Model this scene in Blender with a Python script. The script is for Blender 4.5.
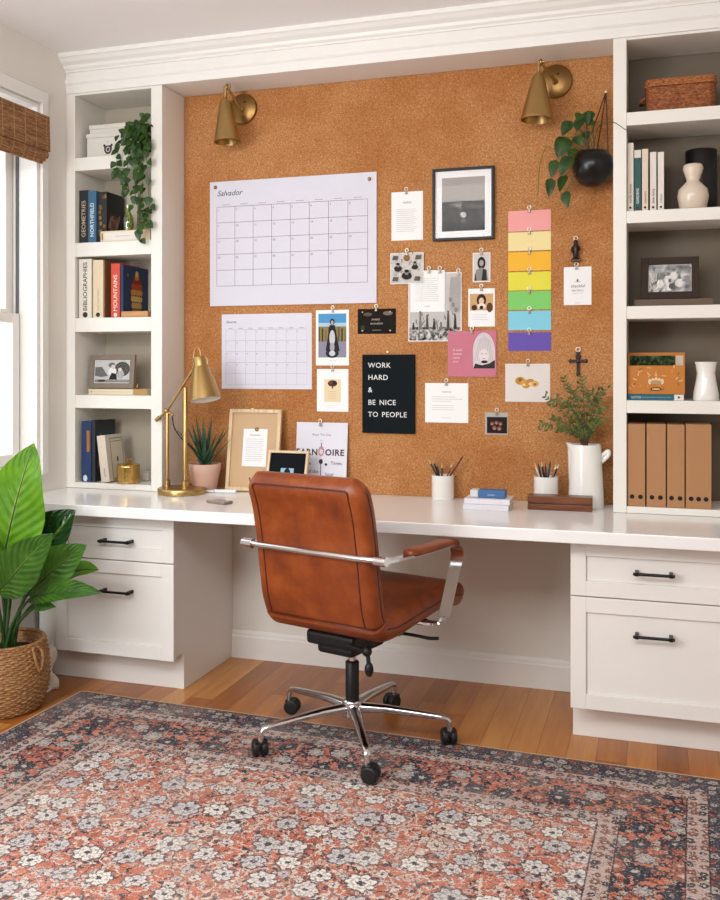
import bpy, bmesh, math, random
from mathutils import Vector, Matrix
from math import sin, cos, pi, radians, sqrt, atan2
random.seed(7)
for o in list(bpy.data.objects): bpy.data.objects.remove(o)
scene = bpy.context.scene
COL = scene.collection

# ------------------------------------------------------------------ camera, world, lights, exposure
FPX, YAW, HORIZON, EYE = 936.286, .3072, 365.247, 1.3154
cd = bpy.data.cameras.new('camera'); cam = bpy.data.objects.new('camera', cd); COL.objects.link(cam)
cam.location = (0, 0, EYE); cam.rotation_euler = (pi/2, 0, YAW)
cd.sensor_fit = 'HORIZONTAL'; cd.sensor_width = 36; cd.lens = 36*FPX/720
cd.shift_y = -(450-HORIZON)/720; cd.clip_start = .02
scene.camera = cam
W = bpy.data.worlds.new('world'); scene.world = W; W.use_nodes = True
W.node_tree.nodes['Background'].inputs[0].default_value = (.93, .96, 1, 1)
W.node_tree.nodes['Background'].inputs[1].default_value = 1.9

def area(name, loc, target, sx, sy, watts, col):
    l = bpy.data.lights.new(name, 'AREA'); l.shape = 'RECTANGLE'; l.size = sx; l.size_y = sy
    l.energy = watts; l.color = col
    o = bpy.data.objects.new(name, l); COL.objects.link(o); o.location = loc
    o.rotation_euler = (Vector(target)-Vector(loc)).to_track_quat('-Z', 'Y').to_euler()
    return o
area('left_fill', (-2.4, .6, 1.55), (-.6, 3.3, .7), 1.3, 1.5, 78, (.90, .96, 1))  # added soft fill from the left; no window stands behind it
area('ceiling_fill', (-.8, .5, 2.66), (-1.0, 3.4, .7), 2.4, 1.2, 84, (.965, .98, 1))
scene.view_settings.view_transform = 'Standard'; scene.view_settings.look = 'None'
scene.view_settings.exposure = 0.0; scene.view_settings.gamma = 1; scene.view_settings.use_curve_mapping = False

# ------------------------------------------------------------------ measuring helper: a spot of the photo on a known real plane
CY, SY = cos(YAW), sin(YAW)
def at(px, py, X=None, Y=None, Z=None):
    u = (px-360)/FPX; v = (HORIZON-py)/FPX
    d = Vector((CY*u-SY, SY*u+CY, v))
    t = Y/d.y if Y is not None else X/d.x if X is not None else (Z-EYE)/d.z
    return d*t+Vector((0, 0, EYE))
def mpp(p):                                   # metres that one pixel spans at point p
    return (-p[0]*SY+p[1]*CY)/FPX

# ------------------------------------------------------------------ materials
def lin(h):
    if isinstance(h, str):
        c = [int(h[i:i+2], 16)/255 for i in (0, 2, 4)]
        return tuple(x/12.92 if x <= .04045 else ((x+.055)/1.055)**2.4 for x in c)+(1,)
    return tuple(h)+(1,) if len(h) == 3 else tuple(h)
MATS = {}
class NT:
    """small node-graph writer"""
    def __init__(s, name):
        s.m = bpy.data.materials.new(name); s.m.use_nodes = True; s.t = s.m.node_tree; s.n = s.t.nodes
        s.b = s.n['Principled BSDF']; s.out = s.n['Material Output']
    def link(s, a, b): s.t.links.new(a, b)
    def put(s, sock, v):
        if hasattr(v, 'is_output'): s.link(v, sock)
        else: sock.default_value = v
    def node(s, typ, ins={}, **kw):
        n = s.n.new(typ)
        for k, v in kw.items(): setattr(n, k, v)
        for k, v in ins.items(): s.put(n.inputs[k], v)
        return n
    def obj(s): return s.node('ShaderNodeTexCoord').outputs['Object']
    def math(s, op, a, b=0.0, c=0.0):
        n = s.n.new('ShaderNodeMath'); n.operation = op
        s.put(n.inputs[0], a); s.put(n.inputs[1], b); s.put(n.inputs[2], c); return n.outputs[0]
    def vmath(s, op, a, b=(0, 0, 0)):
        n = s.n.new('ShaderNodeVectorMath'); n.operation = op; s.put(n.inputs[0], a); s.put(n.inputs[1], b); return n.outputs[0]
    def scale(s, v, k): return s.vmath('MULTIPLY', v, k if isinstance(k, tuple) else (k, k, k))
    def sep(s, v):
        n = s.node('ShaderNodeSeparateXYZ', {0: v}); return n.outputs
    def comb(s, x, y, z=0.0): return s.node('ShaderNodeCombineXYZ', {0: x, 1: y, 2: z}).outputs[0]
    def noise(s, v, sc, det=3.0, rough=.5, out=0):
        return s.node('ShaderNodeTexNoise', {'Vector': v, 'Scale': sc, 'Detail': det, 'Roughness': rough}).outputs[out]
    def ramp(s, f, stops, interp='LINEAR'):
        n = s.node('ShaderNodeValToRGB', {0: f}); r = n.color_ramp; r.interpolation = interp
        while len(r.elements) < len(stops): r.elements.new(.5)
        for e, (p, c) in zip(r.elements, stops): e.position = p; e.color = lin(c)
        return n.outputs[0]
    def mix(s, f, a, b, mode='MIX'):
        n = s.n.new('ShaderNodeMix'); n.data_type = 'RGBA'; n.blend_type = mode
        s.put(n.inputs[0], f); s.put(n.inputs[6], lin(a) if isinstance(a, (str, tuple)) else a); s.put(n.inputs[7], lin(b) if isinstance(b, (str, tuple)) else b)
        return n.outputs[2]
    def step(s, x, lo, hi):                    # smooth 0..1
        n = s.node('ShaderNodeMapRange', {0: x, 1: lo, 2: hi}, interpolation_type='SMOOTHSTEP'); return n.outputs[0]
    def bump(s, h, strength, dist=.002):
        n = s.node('ShaderNodeBump', {'Height': h, 'Strength': strength, 'Distance': dist}); s.link(n.outputs[0], s.b.inputs['Normal'])
    def set(s, **kw):
        for k, v in kw.items(): s.put(s.b.inputs[k.replace('_', ' ')], lin(v) if isinstance(v, str) else v)
        return s
def plain(name, col, rough=.5, metal=0., var=.06, sc=30., bump=0., spec=.5, coat=0.):
    """painted / cast surface: base colour with a slight uneven tone"""
    if name in MATS: return MATS[name]
    t = NT(name); v = t.obj(); c = lin(col)
    n = t.noise(v, sc, 4.0)
    t.link(t.mix(n, tuple(x*(1-var) for x in c[:3]), tuple(min(1, x*(1+var)) for x in c[:3])), t.b.inputs['Base Color'])
    t.set(Roughness=rough, Metallic=metal); t.b.inputs['Specular IOR Level'].default_value = spec
    t.b.inputs['Coat Weight'].default_value = coat
    if bump: t.bump(t.noise(v, sc*4, 3.0), bump, .002)
    MATS[name] = t.m; return t.m
def ink(col):
    return plain('ink_'+col, col, .7, var=.02, spec=.2)

def m_cork():
    t = NT('cork'); v = t.obj()
    a = t.node('ShaderNodeTexVoronoi', {'Vector': v, 'Scale': 300.0})
    cell = t.sep(a.outputs['Color'])[0]
    n1 = t.noise(v, 130.0, 4.0, .6); n2 = t.noise(v, 3.5, 4.0, .6)
    f = t.math('ADD', t.math('MULTIPLY', cell, .3), t.math('MULTIPLY', n1, .85))
    c = t.ramp(f, [(.28, '8d5a32'), (.48, 'a97246'), (.64, 'b98352'), (.85, 'cf9f6c')])
    c = t.mix(t.step(n2, .35, .7), c, t.mix(1.0, c, 'eddcc8', 'MULTIPLY'))
    sp = t.noise(v, 150.0, 2.0)
    c = t.mix(t.step(sp, .69, .74), c, '6e4220')
    t.link(c, t.b.inputs['Base Color']); t.set(Roughness=.85); t.b.inputs['Specular IOR Level'].default_value = .2; t.bump(f, .3, .002); return t.m
def m_floor():
    t = NT('oak_boards'); v = t.obj(); x, y, z = t.sep(v)[:3]
    bw = .098; row = t.math('FLOOR', t.math('DIVIDE', x, bw))
    rnd = t.node('ShaderNodeTexWhiteNoise', {'W': row}, noise_dimensions='1D').outputs[0]
    ys = t.math('ADD', t.math('DIVIDE', y, 1.3), t.math('MULTIPLY', rnd, 7.0)); seg = t.math('FLOOR', ys)
    tone = t.node('ShaderNodeTexWhiteNoise', {'Vector': t.comb(row, seg)}, noise_dimensions='2D').outputs[0]
    gv = t.comb(t.math('MULTIPLY', x, 26.0), t.math('ADD', t.math('MULTIPLY', y, 2.2), t.math('MULTIPLY', tone, 40.0)), tone)
    g = t.noise(gv, 1.0, 6.0, .62); fine = t.noise(t.scale(v, (260.0, 9.0, 1.0)), 1.0, 3.0)
    f = t.math('ADD', t.math('MULTIPLY', g, .6), t.math('MULTIPLY', tone, .42))
    c = t.ramp(f, [(.2, '874a1c'), (.42, 'ab652b'), (.6, 'c47e3c'), (.85, 'd9a05e')])
    c = t.mix(t.math('MULTIPLY', fine, .25), c, '5a3015')
    fx = t.math('FRACT', t.math('DIVIDE', x, bw)); fy = t.math('FRACT', ys)
    gap = t.math('MAXIMUM', t.math('SUBTRACT', 1.0, t.step(fx, .008, .03)), t.math('SUBTRACT', 1.0, t.step(fy, .0005, .0025)))
    c = t.mix(t.math('MULTIPLY', gap, .75), c, '2e160a')
    t.link(c, t.b.inputs['Base Color']); t.set(Roughness=t.math('ADD', .24, t.math('MULTIPLY', g, .16)))
    t.bump(t.math('SUBTRACT', t.math('MULTIPLY', fine, .3), gap), .25, .0015); return t.m
RW, RL = 2.46, 3.05
def m_rug():
    t = NT('rug_pile'); v0 = t.obj()
    wob = t.vmath('SUBTRACT', t.noise(v0, 14.0, 2.0, .5, 1), (.5, .5, .5)); wob2 = t.vmath('SUBTRACT', t.noise(v0, 95.0, 2.0, .6, 1), (.5, .5, .5))
    v = t.vmath('ADD', t.vmath('ADD', v0, t.scale(wob, .02)), t.scale(wob2, .02))
    x, y, z = t.sep(v0)[:3]
    e = t.math('MINIMUM', t.math('MINIMUM', x, t.math('SUBTRACT', RW, x)), t.math('MINIMUM', t.math('MULTIPLY', y, -1.0), t.math('ADD', RL, y)))
    def flowers(scale, rnd, petals, rmax, bg, cols, core, line, keep=0., ringw=.4):
        vor = t.node('ShaderNodeTexVoronoi', {'Vector': t.comb(t.sep(v)[0], t.sep(v)[1]), 'Scale': scale, 'Randomness': rnd}, voronoi_dimensions='2D')
        d = t.vmath('SUBTRACT', t.comb(t.sep(v)[0], t.sep(v)[1]), vor.outputs['Position'])
        r = t.math('MULTIPLY', vor.outputs['Distance'], 1.0)
        dx, dy = t.sep(d)[:2]; ang = t.math('ARCTAN2', dy, dx)
        cr = t.sep(vor.outputs['Color'])
        pet = t.math('COSINE', t.math('ADD', t.math('MULTIPLY', ang, petals), t.math('MULTIPLY', cr[1], 6.0)))
        rad = t.math('DIVIDE', r, t.math('ADD', .9, t.math('MULTIPLY', pet, .10)))
        size = t.math('MULTIPLY', rmax, t.math('ADD', .7, t.math('MULTIPLY', cr[2], .45)))
        q = t.math('DIVIDE', rad, size)
        if keep: q = t.math('ADD', q, t.math('MULTIPLY', t.math('LESS_THAN', cr[1], keep), 9.0))
        fl = t.ramp(cr[0], cols, 'CONSTANT')
        c = t.mix(t.math('SUBTRACT', 1.0, t.step(q, 1.0, 1.22)), bg, line)
        c = t.mix(t.math('SUBTRACT', 1.0, t.step(q, .88, .98)), c, fl)
        ring = t.math('MULTIPLY', t.step(q, .5, .56), t.math('SUBTRACT', 1.0, t.step(q, .62, .68)))
        c = t.mix(t.math('MULTIPLY', ring, ringw), c, line)
        if ringw:
            rayf = t.math('MULTIPLY', t.step(t.math('MULTIPLY', pet, -1.0), .72, .95), t.math('MULTIPLY', t.step(q, .3, .4), t.math('SUBTRACT', 1.0, t.step(q, .95, 1.05))))
            c = t.mix(t.math('MULTIPLY', rayf, .6), c, line)
        c = t.mix(t.math('SUBTRACT', 1.0, t.step(q, .22, .32)), c, core)
        return c
    bgn = t.noise(v0, 7.0, 4.0, .6)
    rust = t.ramp(bgn, [(.3, '9c5442'), (.5, 'b86e58'), (.7, 'c88872')])
    # trailing vines between the blossoms
    vine = t.math('ABSOLUTE', t.math('SUBTRACT', t.noise(v, 17.0, 1.0), .5))
    bg = t.mix(t.math('SUBTRACT', 1.0, t.step(vine, .014, .028)), rust, '3a3a42')
    vine2 = t.math('ABSOLUTE', t.math('SUBTRACT', t.noise(t.vmath('ADD', v, (3.1, 7.7, 0)), 26.0, 1.0), .52))
    bg = t.mix(t.math('SUBTRACT', 1.0, t.step(vine2, .02, .04)), bg, 'cbbcb0')
    small = flowers(46.0, .95, 4.0, .36, bg, [(0, 'cfc4ba'), (.3, '3c3c46'), (.5, 'b87c68'), (.7, 'd8cec4')], '6a5c5a', '6a4a46', .45)
    mid = flowers(20.0, .9, 5.0, .36, small, [(0, 'd4cac2'), (.45, 'b9b2b2'), (.75, 'd0a796')], '4a464e', '7a5650', .4)
    field = flowers(9.4, .55, 7.0, .40, mid, [(0, 'd2cac4'), (.4, 'ded6cc'), (.7, 'c0bab8'), (.88, 'd4bdae')], '4c464e', '5a4c50', .12)
    navy = t.ramp(bgn, [(.3, '35353e'), (.7, '55505a')])
    bor = flowers(12.0, .5, 8.0, .42, flowers(40.0, .9, 5.0, .38, t.mix(t.math('SUBTRACT', 1.0, t.step(vine, .03, .05)), rust, '33333c'), [(0, '2e2f38'), (.4, '9a5644'), (.65, 'bdb0a4')], '2e2f38', '2e2f38'),
                  [(0, '3c3e4a'), (.35, 'b0a6a2'), (.7, 'a5685a')], 'b9aa9a', '2c2e38')
    dark = flowers(26.0, .6, 6.0, .42, navy, [(0, 'a39488'), (.4, '94584a'), (.7, 'b3a9a2')], '3a3a44', '2c2c36')
    guard = flowers(30.0, .4, 6.0, .38, t.mix(.22, 'b3aaa4', rust), [(0, '3c3e48'), (.45, '8d5a4c')], 'cabfb4', '5a4a46')
    c = field
    def band(c, lo, hi, col):
        ew = t.math('ADD', e, t.math('MULTIPLY', t.math('SUBTRACT', t.noise(v0, 90.0, 2.0), .5), .006))
        f = t.math('MULTIPLY', t.step(ew, lo-.002, lo+.002), t.math('SUBTRACT', 1.0, t.step(ew, hi-.002, hi+.002)))
        return t.mix(f, c, col)
    c = band(c, -.1, .11, dark); c = band(c, .11, .165, guard); c = band(c, .165, .35, bor); c = band(c, .35, .405, guard)
    for q in (.05, .108, .168, .347, .408): c = band(c, q-.002, q+.002, '33323a')
    c = band(c, -.1, .01, '6a4a40')
    spk = t.noise(v0, 150.0, 3.0, .6); spk2 = t.noise(t.vmath('ADD', v0, (5.3, 2.1, 0)), 120.0, 3.0, .6)
    c = t.mix(t.math('MULTIPLY', t.step(spk, .56, .64), .7), c, '2c2830'); c = t.mix(t.math('MULTIPLY', t.step(spk2, .56, .66), .5), c, 'd8cec4')
    wear = t.noise(v0, 3.2, 5.0, .65); grain = t.noise(t.scale(v0, (420., 240., 1.)), 1.0, 2.0)
    c = t.mix(t.math('MULTIPLY', t.step(wear, .42, .72), .2), c, 'c2b2a6')
    c = t.mix(.5, c, t.mix(grain, '5a5450', 'ffffff'), 'OVERLAY')
    t.link(c, t.b.inputs['Base Color']); t.set(Roughness=.95); t.b.inputs['Specular IOR Level'].default_value = .1
    t.bump(grain, .3, .002); return t.m
def m_blind():
    t = NT('woven_bamboo'); v = t.obj(); x, y, z = t.sep(v)[:3]
    rows = t.noise(t.comb(t.math('MULTIPLY', y, 7.0), t.math('MULTIPLY', z, 210.0)), 1.0, 3.0)
    n = t.noise(t.comb(t.math('MULTIPLY', y, 45.0), t.math('MULTIPLY', z, 160.0)), 1.0, 2.0)
    f = t.math('ADD', t.math('MULTIPLY', rows, .6), t.math('MULTIPLY', n, .4))
    c = t.ramp(f, [(.32, '3f2612'), (.48, '825531'), (.6, 'a67a4b'), (.75, 'c79a68')])
    th = t.math('FRACT', t.math('MULTIPLY', y, 14.0))
    c = t.mix(t.math('MULTIPLY', t.math('SUBTRACT', 1.0, t.step(th, .03, .08)), .5), c, 'c9a878')
    t.link(c, t.b.inputs['Base Color']); t.set(Roughness=.75); t.bump(f, .5, .004); return t.m
def m_wicker(name, a, b, c_):
    t = NT(name); v = t.obj()
    n = t.noise(t.scale(v, (90., 90., 220.)), 1.0, 3.0)
    t.link(t.ramp(n, [(.3, a), (.5, b), (.72, c_)]), t.b.inputs['Base Color']); t.set(Roughness=.7); t.bump(n, .5, .003); return t.m
def m_leather():
    t = NT('tan_leather'); v = t.obj()
    n = t.noise(v, 9.0, 5.0, .6); p = t.node('ShaderNodeTexVoronoi', {'Vector': v, 'Scale': 420.0}).outputs['Distance']
    t.link(t.ramp(n, [(.28, '632507'), (.5, '82390d'), (.75, 'a05019')]), t.b.inputs['Base Color'])
    t.set(Roughness=t.math('ADD', .28, t.math('MULTIPLY', n, .2))); t.bump(t.math('ADD', p, t.math('MULTIPLY', n, 2.0)), .12, .001); return t.m
def m_wood(name, a, b, c_, along='x', rough=.45):
    t = NT(name); v = t.obj(); k = dict(x=(4., 60., 60.), y=(60., 4., 60.), z=(60., 60., 4.))[along]
    n = t.noise(t.scale(v, k), 1.0, 5.0, .6)
    t.link(t.ramp(n, [(.3, a), (.5, b), (.72, c_)]), t.b.inputs['Base Color']); t.set(Roughness=rough); return t.m
def m_leaf(name, a, b, rough=.3, vein=0., sc=18.):
    t = NT(name); v = t.obj(); n = t.noise(v, sc, 3.0); c = t.ramp(n, [(.3, a), (.7, b)])
    if vein:
        uv = t.node('ShaderNodeTexCoord').outputs['UV']; x, y = t.sep(uv)[:2]; ax = t.math('ABSOLUTE', x)
        ph = t.math('SUBTRACT', t.math('MULTIPLY', y, vein), t.math('MULTIPLY', ax, 3.2)); w = t.math('COSINE', t.math('MULTIPLY', ph, 2*pi))
        c = t.mix(t.math('MULTIPLY', t.step(w, .55, 1.0), .35), c, a)
        c = t.mix(t.math('SUBTRACT', 1.0, t.step(ax, .03, .07)), c, '8fae4a'); t.bump(w, .45, .006)
    t.link(c, t.b.inputs['Base Color']); t.set(Roughness=rough)
    tr = t.node('ShaderNodeBsdfTranslucent', {'Color': lin(b)})
    mx = t.node('ShaderNodeMixShader', {0: .2, 1: t.b.outputs[0], 2: tr.outputs[0]}); t.link(mx.outputs[0], t.out.inputs[0])
    return t.m
def m_glass(name, tint=(1, 1, 1, 1), gloss=.08):
    t = NT(name); a = t.node('ShaderNodeBsdfTransparent', {'Color': tint}); g = t.node('ShaderNodeBsdfGlossy', {'Roughness': .03})
    mx = t.node('ShaderNodeMixShader', {0: gloss, 1: a.outputs[0], 2: g.outputs[0]}); t.link(mx.outputs[0], t.out.inputs[0]); return t.m
def m_photo(name, dark, mid, light, sc=60., contrast=.12):
    t = NT(name); v = t.obj(); n = t.noise(v, sc, 5.0, .6)
    t.link(t.ramp(n, [(.5-contrast, dark), (.5, mid), (.5+contrast, light)]), t.b.inputs['Base Color']); t.set(Roughness=.6); t.b.inputs['Specular IOR Level'].default_value = .12; return t.m
def m_brass(name, col, rough):
    t = NT(name); v = t.obj(); n2 = t.noise(v, 14.0, 3.0)
    c = lin(col); t.link(t.mix(n2, tuple(x*.9 for x in c[:3]), tuple(min(1, x*1.08) for x in c[:3])), t.b.inputs['Base Color'])
    t.set(Metallic=1.0, Roughness=t.math('ADD', rough, t.math('MULTIPLY', n2, .08))); return t.m

WHITE = plain('white_paint', 'e9e5df', .42, var=.015, sc=6)
WALLP = plain('wall_paint', 'e2dcd3', .7, var=.015, sc=5, bump=.03)
CEIL = plain('ceiling_paint', 'f2efed', .8, var=.01, sc=4)
CASE = plain('bookcase_paint', 'e4dfd6', .45, var=.015, sc=6)
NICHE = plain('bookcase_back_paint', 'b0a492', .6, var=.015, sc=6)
SHADED = plain('shaded_back_paint', '6b5e4d', .6, var=.02, sc=6)  # right-hand copy of the back paint, darkened to stand in for shade
QUARTZ = plain('white_quartz', 'efedeb', .16, var=.015, sc=9)
CORK, FLOOR, RUG, BLIND = m_cork(), m_floor(), m_rug(), m_blind()
BRASS = m_brass('brushed_brass', 'b59560', .3); BRASS2 = m_brass('aged_brass', '957445', .32); GOLD = m_brass('polished_gold', 'd9b26a', .15)
CHROME = plain('chrome', 'd8d8da', .07, 1.0, var=.01); STEEL = plain('clip_metal', 'e2dccf', .3, .8, var=.02)
LEATHER = m_leather(); STITCH = plain('leather_piping', '4a1c08', .5)
BLACKP = plain('black_plastic', '0f0f11', .45, var=.1, spec=.35); BLACKM = plain('black_metal', '101012', .4, 0., var=.05, spec=.3); RUBBER = plain('caster_black', '0e0e10', .5)
PAPER = plain('paper', 'eceae8', .75, var=.012, sc=12); PAGES = plain('book_pages', 'dccdb0', .85, var=.06, sc=160)
OAK = m_wood('pale_oak', 'bfa07a', 'd6ba92', 'e4cda8', 'z'); WALNUT = m_wood('walnut', '42220f', '6b3a1c', '875030', 'x', .35)
TANWOOD = m_wood('honey_wood', '9c6a3a', 'b98650', 'cfa06a'); KRAFT = plain('kraft_card', 'a8794f', .7, var=.04, sc=14)
CERAM = plain('white_glaze', 'ebe7e0', .14, var=.02, sc=10, coat=.3); CREAMC = plain('cream_glaze', 'd8c8b4', .22, var=.04, sc=14)
TERRA = plain('blush_pot', 'd3ab98', .65, var=.04); BLKC = plain('black_glaze', '0b0b0c', .28, var=.05, spec=.4); SOIL = plain('soil', '21160f', .95, var=.4, sc=120, bump=.5)
WICK = m_wicker('seagrass', '6b4726', '95693e', 'b98d5c'); RATTAN = m_wicker('rattan', '54280d', '85461a', 'a86a32')
LBIG = m_leaf('broad_leaf_green', '2c5414', '4a7a20', .3, 11.); LDARK = m_leaf('dark_leaf_green', '12300f', '1f4a18', .16, 10.); LLIGHT = m_leaf('bright_leaf_green', '4f8512', '6fa41c', .32, 12.)
STEM = plain('stem_green', '2b4a1c', .5); IVY = m_leaf('ivy_green', '142e0b', '375a18', .4, sc=30); ALOE = m_leaf('aloe_green', '17351f', '35573a', .35)
SPRIG = m_leaf('sprig_green', '3c4a22', '78803f', .5, sc=40); TWIG = plain('twig_brown', '4b3a22', .7)
GLASS = m_glass('pane_glass', gloss=.03); FRAMEGL = m_glass('frame_glass', gloss=.006); GREENGL = m_glass('green_glass', (.72, .78, .45, 1), .15)

# ------------------------------------------------------------------ mesh helpers
def B(): return bmesh.new()
def box(bm, x0, x1, y0, y1, z0, z1, M=None, mi=0):
    vs = [bm.verts.new((x, y, z)) for x in (x0, x1) for y in (y0, y1) for z in (z0, z1)]
    if M is not None:
        for v in vs: v.co = M @ v.co
    for q in ((0, 1, 3, 2), (4, 6, 7, 5), (0, 4, 5, 1), (2, 3, 7, 6), (0, 2, 6, 4), (1, 5, 7, 3)):
        f = bm.faces.new([vs[i] for i in q]); f.material_index = mi
    return vs
def rings(bm, rs, close=True, cap=True, mi=0):
    """skin a list of equal-length point rings"""
    R = [[bm.verts.new(p) for p in r] for r in rs]; n = len(R[0])
    for a, b in zip(R, R[1:]):
        for i in range(n if close else n-1):
            f = bm.faces.new((a[i], a[(i+1) % n], b[(i+1) % n], b[i])); f.material_index = mi
    if cap:
        bm.faces.new(R[0][::-1]).material_index = mi; bm.faces.new(R[-1]).material_index = mi
    return R
def lathe(bm, prof, n=32, c=(0, 0, 0), cap=True, M=None, mi=0):
    rs = []
    for r, z in prof:
        r = max(r, .0002)
        ring = [Vector((c[0]+r*cos(2*pi*i/n), c[1]+r*sin(2*pi*i/n), c[2]+z)) for i in range(n)]
        rs.append([M @ p for p in ring] if M is not None else ring)
    return rings(bm, rs, cap=cap, mi=mi)
def smooth_path(pts, k=6):
    P = [Vector(p) for p in pts]
    if len(P) < 3: return P
    out = []
    for i in range(len(P)-1):
        a = P[i-1] if i else P[0]*2-P[1]; b, c = P[i], P[i+1]; d = P[i+2] if i+2 < len(P) else P[-1]*2-P[-2]
        for j in range(k):
            t = j/k; out.append(.5*((2*b)+(c-a)*t+(2*a-5*b+4*c-d)*t*t+(3*b-a-3*c+d)*t**3))
    return out+[P[-1]]
def frames(P):
    res = []; up = None
    for i, p in enumerate(P):
        t = (P[min(i+1, len(P)-1)]-P[max(i-1, 0)]).normalized()
        if up is None:
            up = Vector((0, 0, 1)) if abs(t.z) < .9 else Vector((0, 1, 0))
        s = t.cross(up).normalized(); up = s.cross(t).normalized(); res.append((p, s, up))
    return res
def tube(bm, pts, r, n=10, k=0, mi=0):
    P = smooth_path(pts, k) if k else [Vector(p) for p in pts]
    rr = r if callable(r) else (lambda t: r)
    rs = [[p+(s*cos(2*pi*j/n)+u*sin(2*pi*j/n))*rr(i/(len(P)-1)) for j in range(n)] for i, (p, s, u) in enumerate(frames(P))]
    return rings(bm, rs, mi=mi)
def ribbon(bm, pts, side, w, th, k=6):
    """flat bar: width w along the fixed vector side, thickness th"""
    P = smooth_path(pts, k) if k else [Vector(p) for p in pts]; s = Vector(side).normalized(); rs = []
    for i, p in enumerate(P):
        t = (P[min(i+1, len(P)-1)]-P[max(i-1, 0)]).normalized(); u = s.cross(t).normalized()
        rs.append([p-s*w/2-u*th/2, p+s*w/2-u*th/2, p+s*w/2+u*th/2, p-s*w/2+u*th/2])
    return rings(bm, rs)
def disc_ball(bm, c, rx, ry, rz, n=16, m=8):
    rs = []
    for i in range(m+1):
        a = -pi/2+pi*i/m; k = max(cos(a), .01)
        rs.append([Vector((c[0]+rx*k*cos(2*pi*j/n), c[1]+ry*k*sin(2*pi*j/n), c[2]+rz*sin(a))) for j in range(n)])
    return rings(bm, rs)
def torus(bm, c, R, r, axis='y', n=20, m=8):
    pts = []
    for i in range(n):
        a = 2*pi*i/n; ring = []
        for j in range(m):
            b = 2*pi*j/m; q = R+r*cos(b); w = r*sin(b)
            p = {'y': (q*cos(a), w, q*sin(a)), 'z': (q*cos(a), q*sin(a), w), 'x': (w, q*cos(a), q*sin(a))}[axis]
            ring.append(bm.verts.new(Vector(c)+Vector(p)))
        pts.append(ring)
    for i in range(n):
        a, b = pts[i], pts[(i+1) % n]
        for j in range(m): bm.faces.new((a[j], a[(j+1) % m], b[(j+1) % m], b[j]))
def leaf(bm, base, tip, width, normal=(0, -1, .4), droop=.1, fold=.15, n=8, shape=.75, wave=0., mi=0):
    base, tip = Vector(base), Vector(tip); ax = tip-base; L = ax.length; a = ax.normalized()
    nn = Vector(normal); nn = (nn-a*nn.dot(a)); nn = nn.normalized() if nn.length > 1e-4 else a.orthogonal().normalized()
    s = a.cross(nn).normalized(); ph = random.random()*6; rows = []
    for i in range(n+1):
        t = i/n; w = width*.5*max(sin(pi*t**shape), 0)**.8+.0004
        c = base+ax*t+nn*(L*droop*4*t*(1-t))
        rows.append([c+s*(q*w)+nn*(abs(q)*w*fold*2+wave*w*sin(ph+t*14+q)*abs(q)) for q in (-1, -.5, 0, .5, 1)])
    R = [[bm.verts.new(p) for p in r] for r in rows]; uvl = bm.loops.layers.uv.verify()
    for i, (x, y) in enumerate(zip(R, R[1:])):
        for j in range(4):
            f = bm.faces.new((x[j], x[j+1], y[j+1], y[j]))
            for lp, q in zip(f.loops, ((j, i), (j+1, i), (j+1, i+1), (j, i+1))): lp[uvl].uv = (q[0]/2-1, q[1]/n)
def link(name, me, mat, parent=None, bevel=0, smooth=False, loc=None, seg=2, angle=40):
    o = bpy.data.objects.new(name, me); COL.objects.link(o)
    for m in (mat if isinstance(mat, (list, tuple)) else [mat]): me.materials.append(m)
    if parent: o.parent = parent
    if loc is not None: o.location = loc
    if smooth:
        for p in me.polygons: p.use_smooth = True
        if smooth != 'all':
            md = o.modifiers.new('edges', 'EDGE_SPLIT'); md.split_angle = radians(50)
    if bevel:
        md = o.modifiers.new('bevel', 'BEVEL'); md.width = bevel; md.segments = seg; md.limit_method = 'ANGLE'; md.angle_limit = radians(angle)
    return o
def obj(name, bm, mat, parent=None, bevel=0, smooth=False, loc=None, seg=2, label=None):
    bmesh.ops.recalc_face_normals(bm, faces=bm.faces); me = bpy.data.meshes.new(name); bm.to_mesh(me); bm.free()
    o = link(name, me, mat, parent, bevel, smooth, loc, seg)
    if label: o['label'] = label
    return o
def tag(o, label, cat, group=None):
    o['label'] = label; o['category'] = cat
    if group: o['group'] = group
    return o
def thing(name, label, cat, loc=(0, 0, 0), rz=0, group=None):
    o = bpy.data.objects.new(name, None); COL.objects.link(o); o.location = loc; o.rotation_euler = (0, 0, rz); o.empty_display_size = .05
    return tag(o, label, cat, group)
def struct(name, bm, m, parent=None, bevel=0, smooth=False):
    o = obj(name, bm, m, parent, bevel, smooth)
    if not parent: o['kind'] = 'structure'
    return o
def dup(root, loc, label, rz=None, group=None, scale=None):
    r = root.copy(); COL.objects.link(r); r.location = loc; r['label'] = label
    if rz is not None: r.rotation_euler = (0, 0, rz)
    if group: r['group'] = group
    if scale: r.scale = scale
    def rec(a, b):
        for ch in list(a.children):
            c = ch.copy(); COL.objects.link(c); c.parent = b; rec(ch, c)
    rec(root, r); return r
def bxo(name, x0, x1, y0, y1, z0, z1, m, parent=None, bevel=0):
    b = B(); box(b, x0, x1, y0, y1, z0, z1); return obj(name, b, m, parent, bevel)

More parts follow.
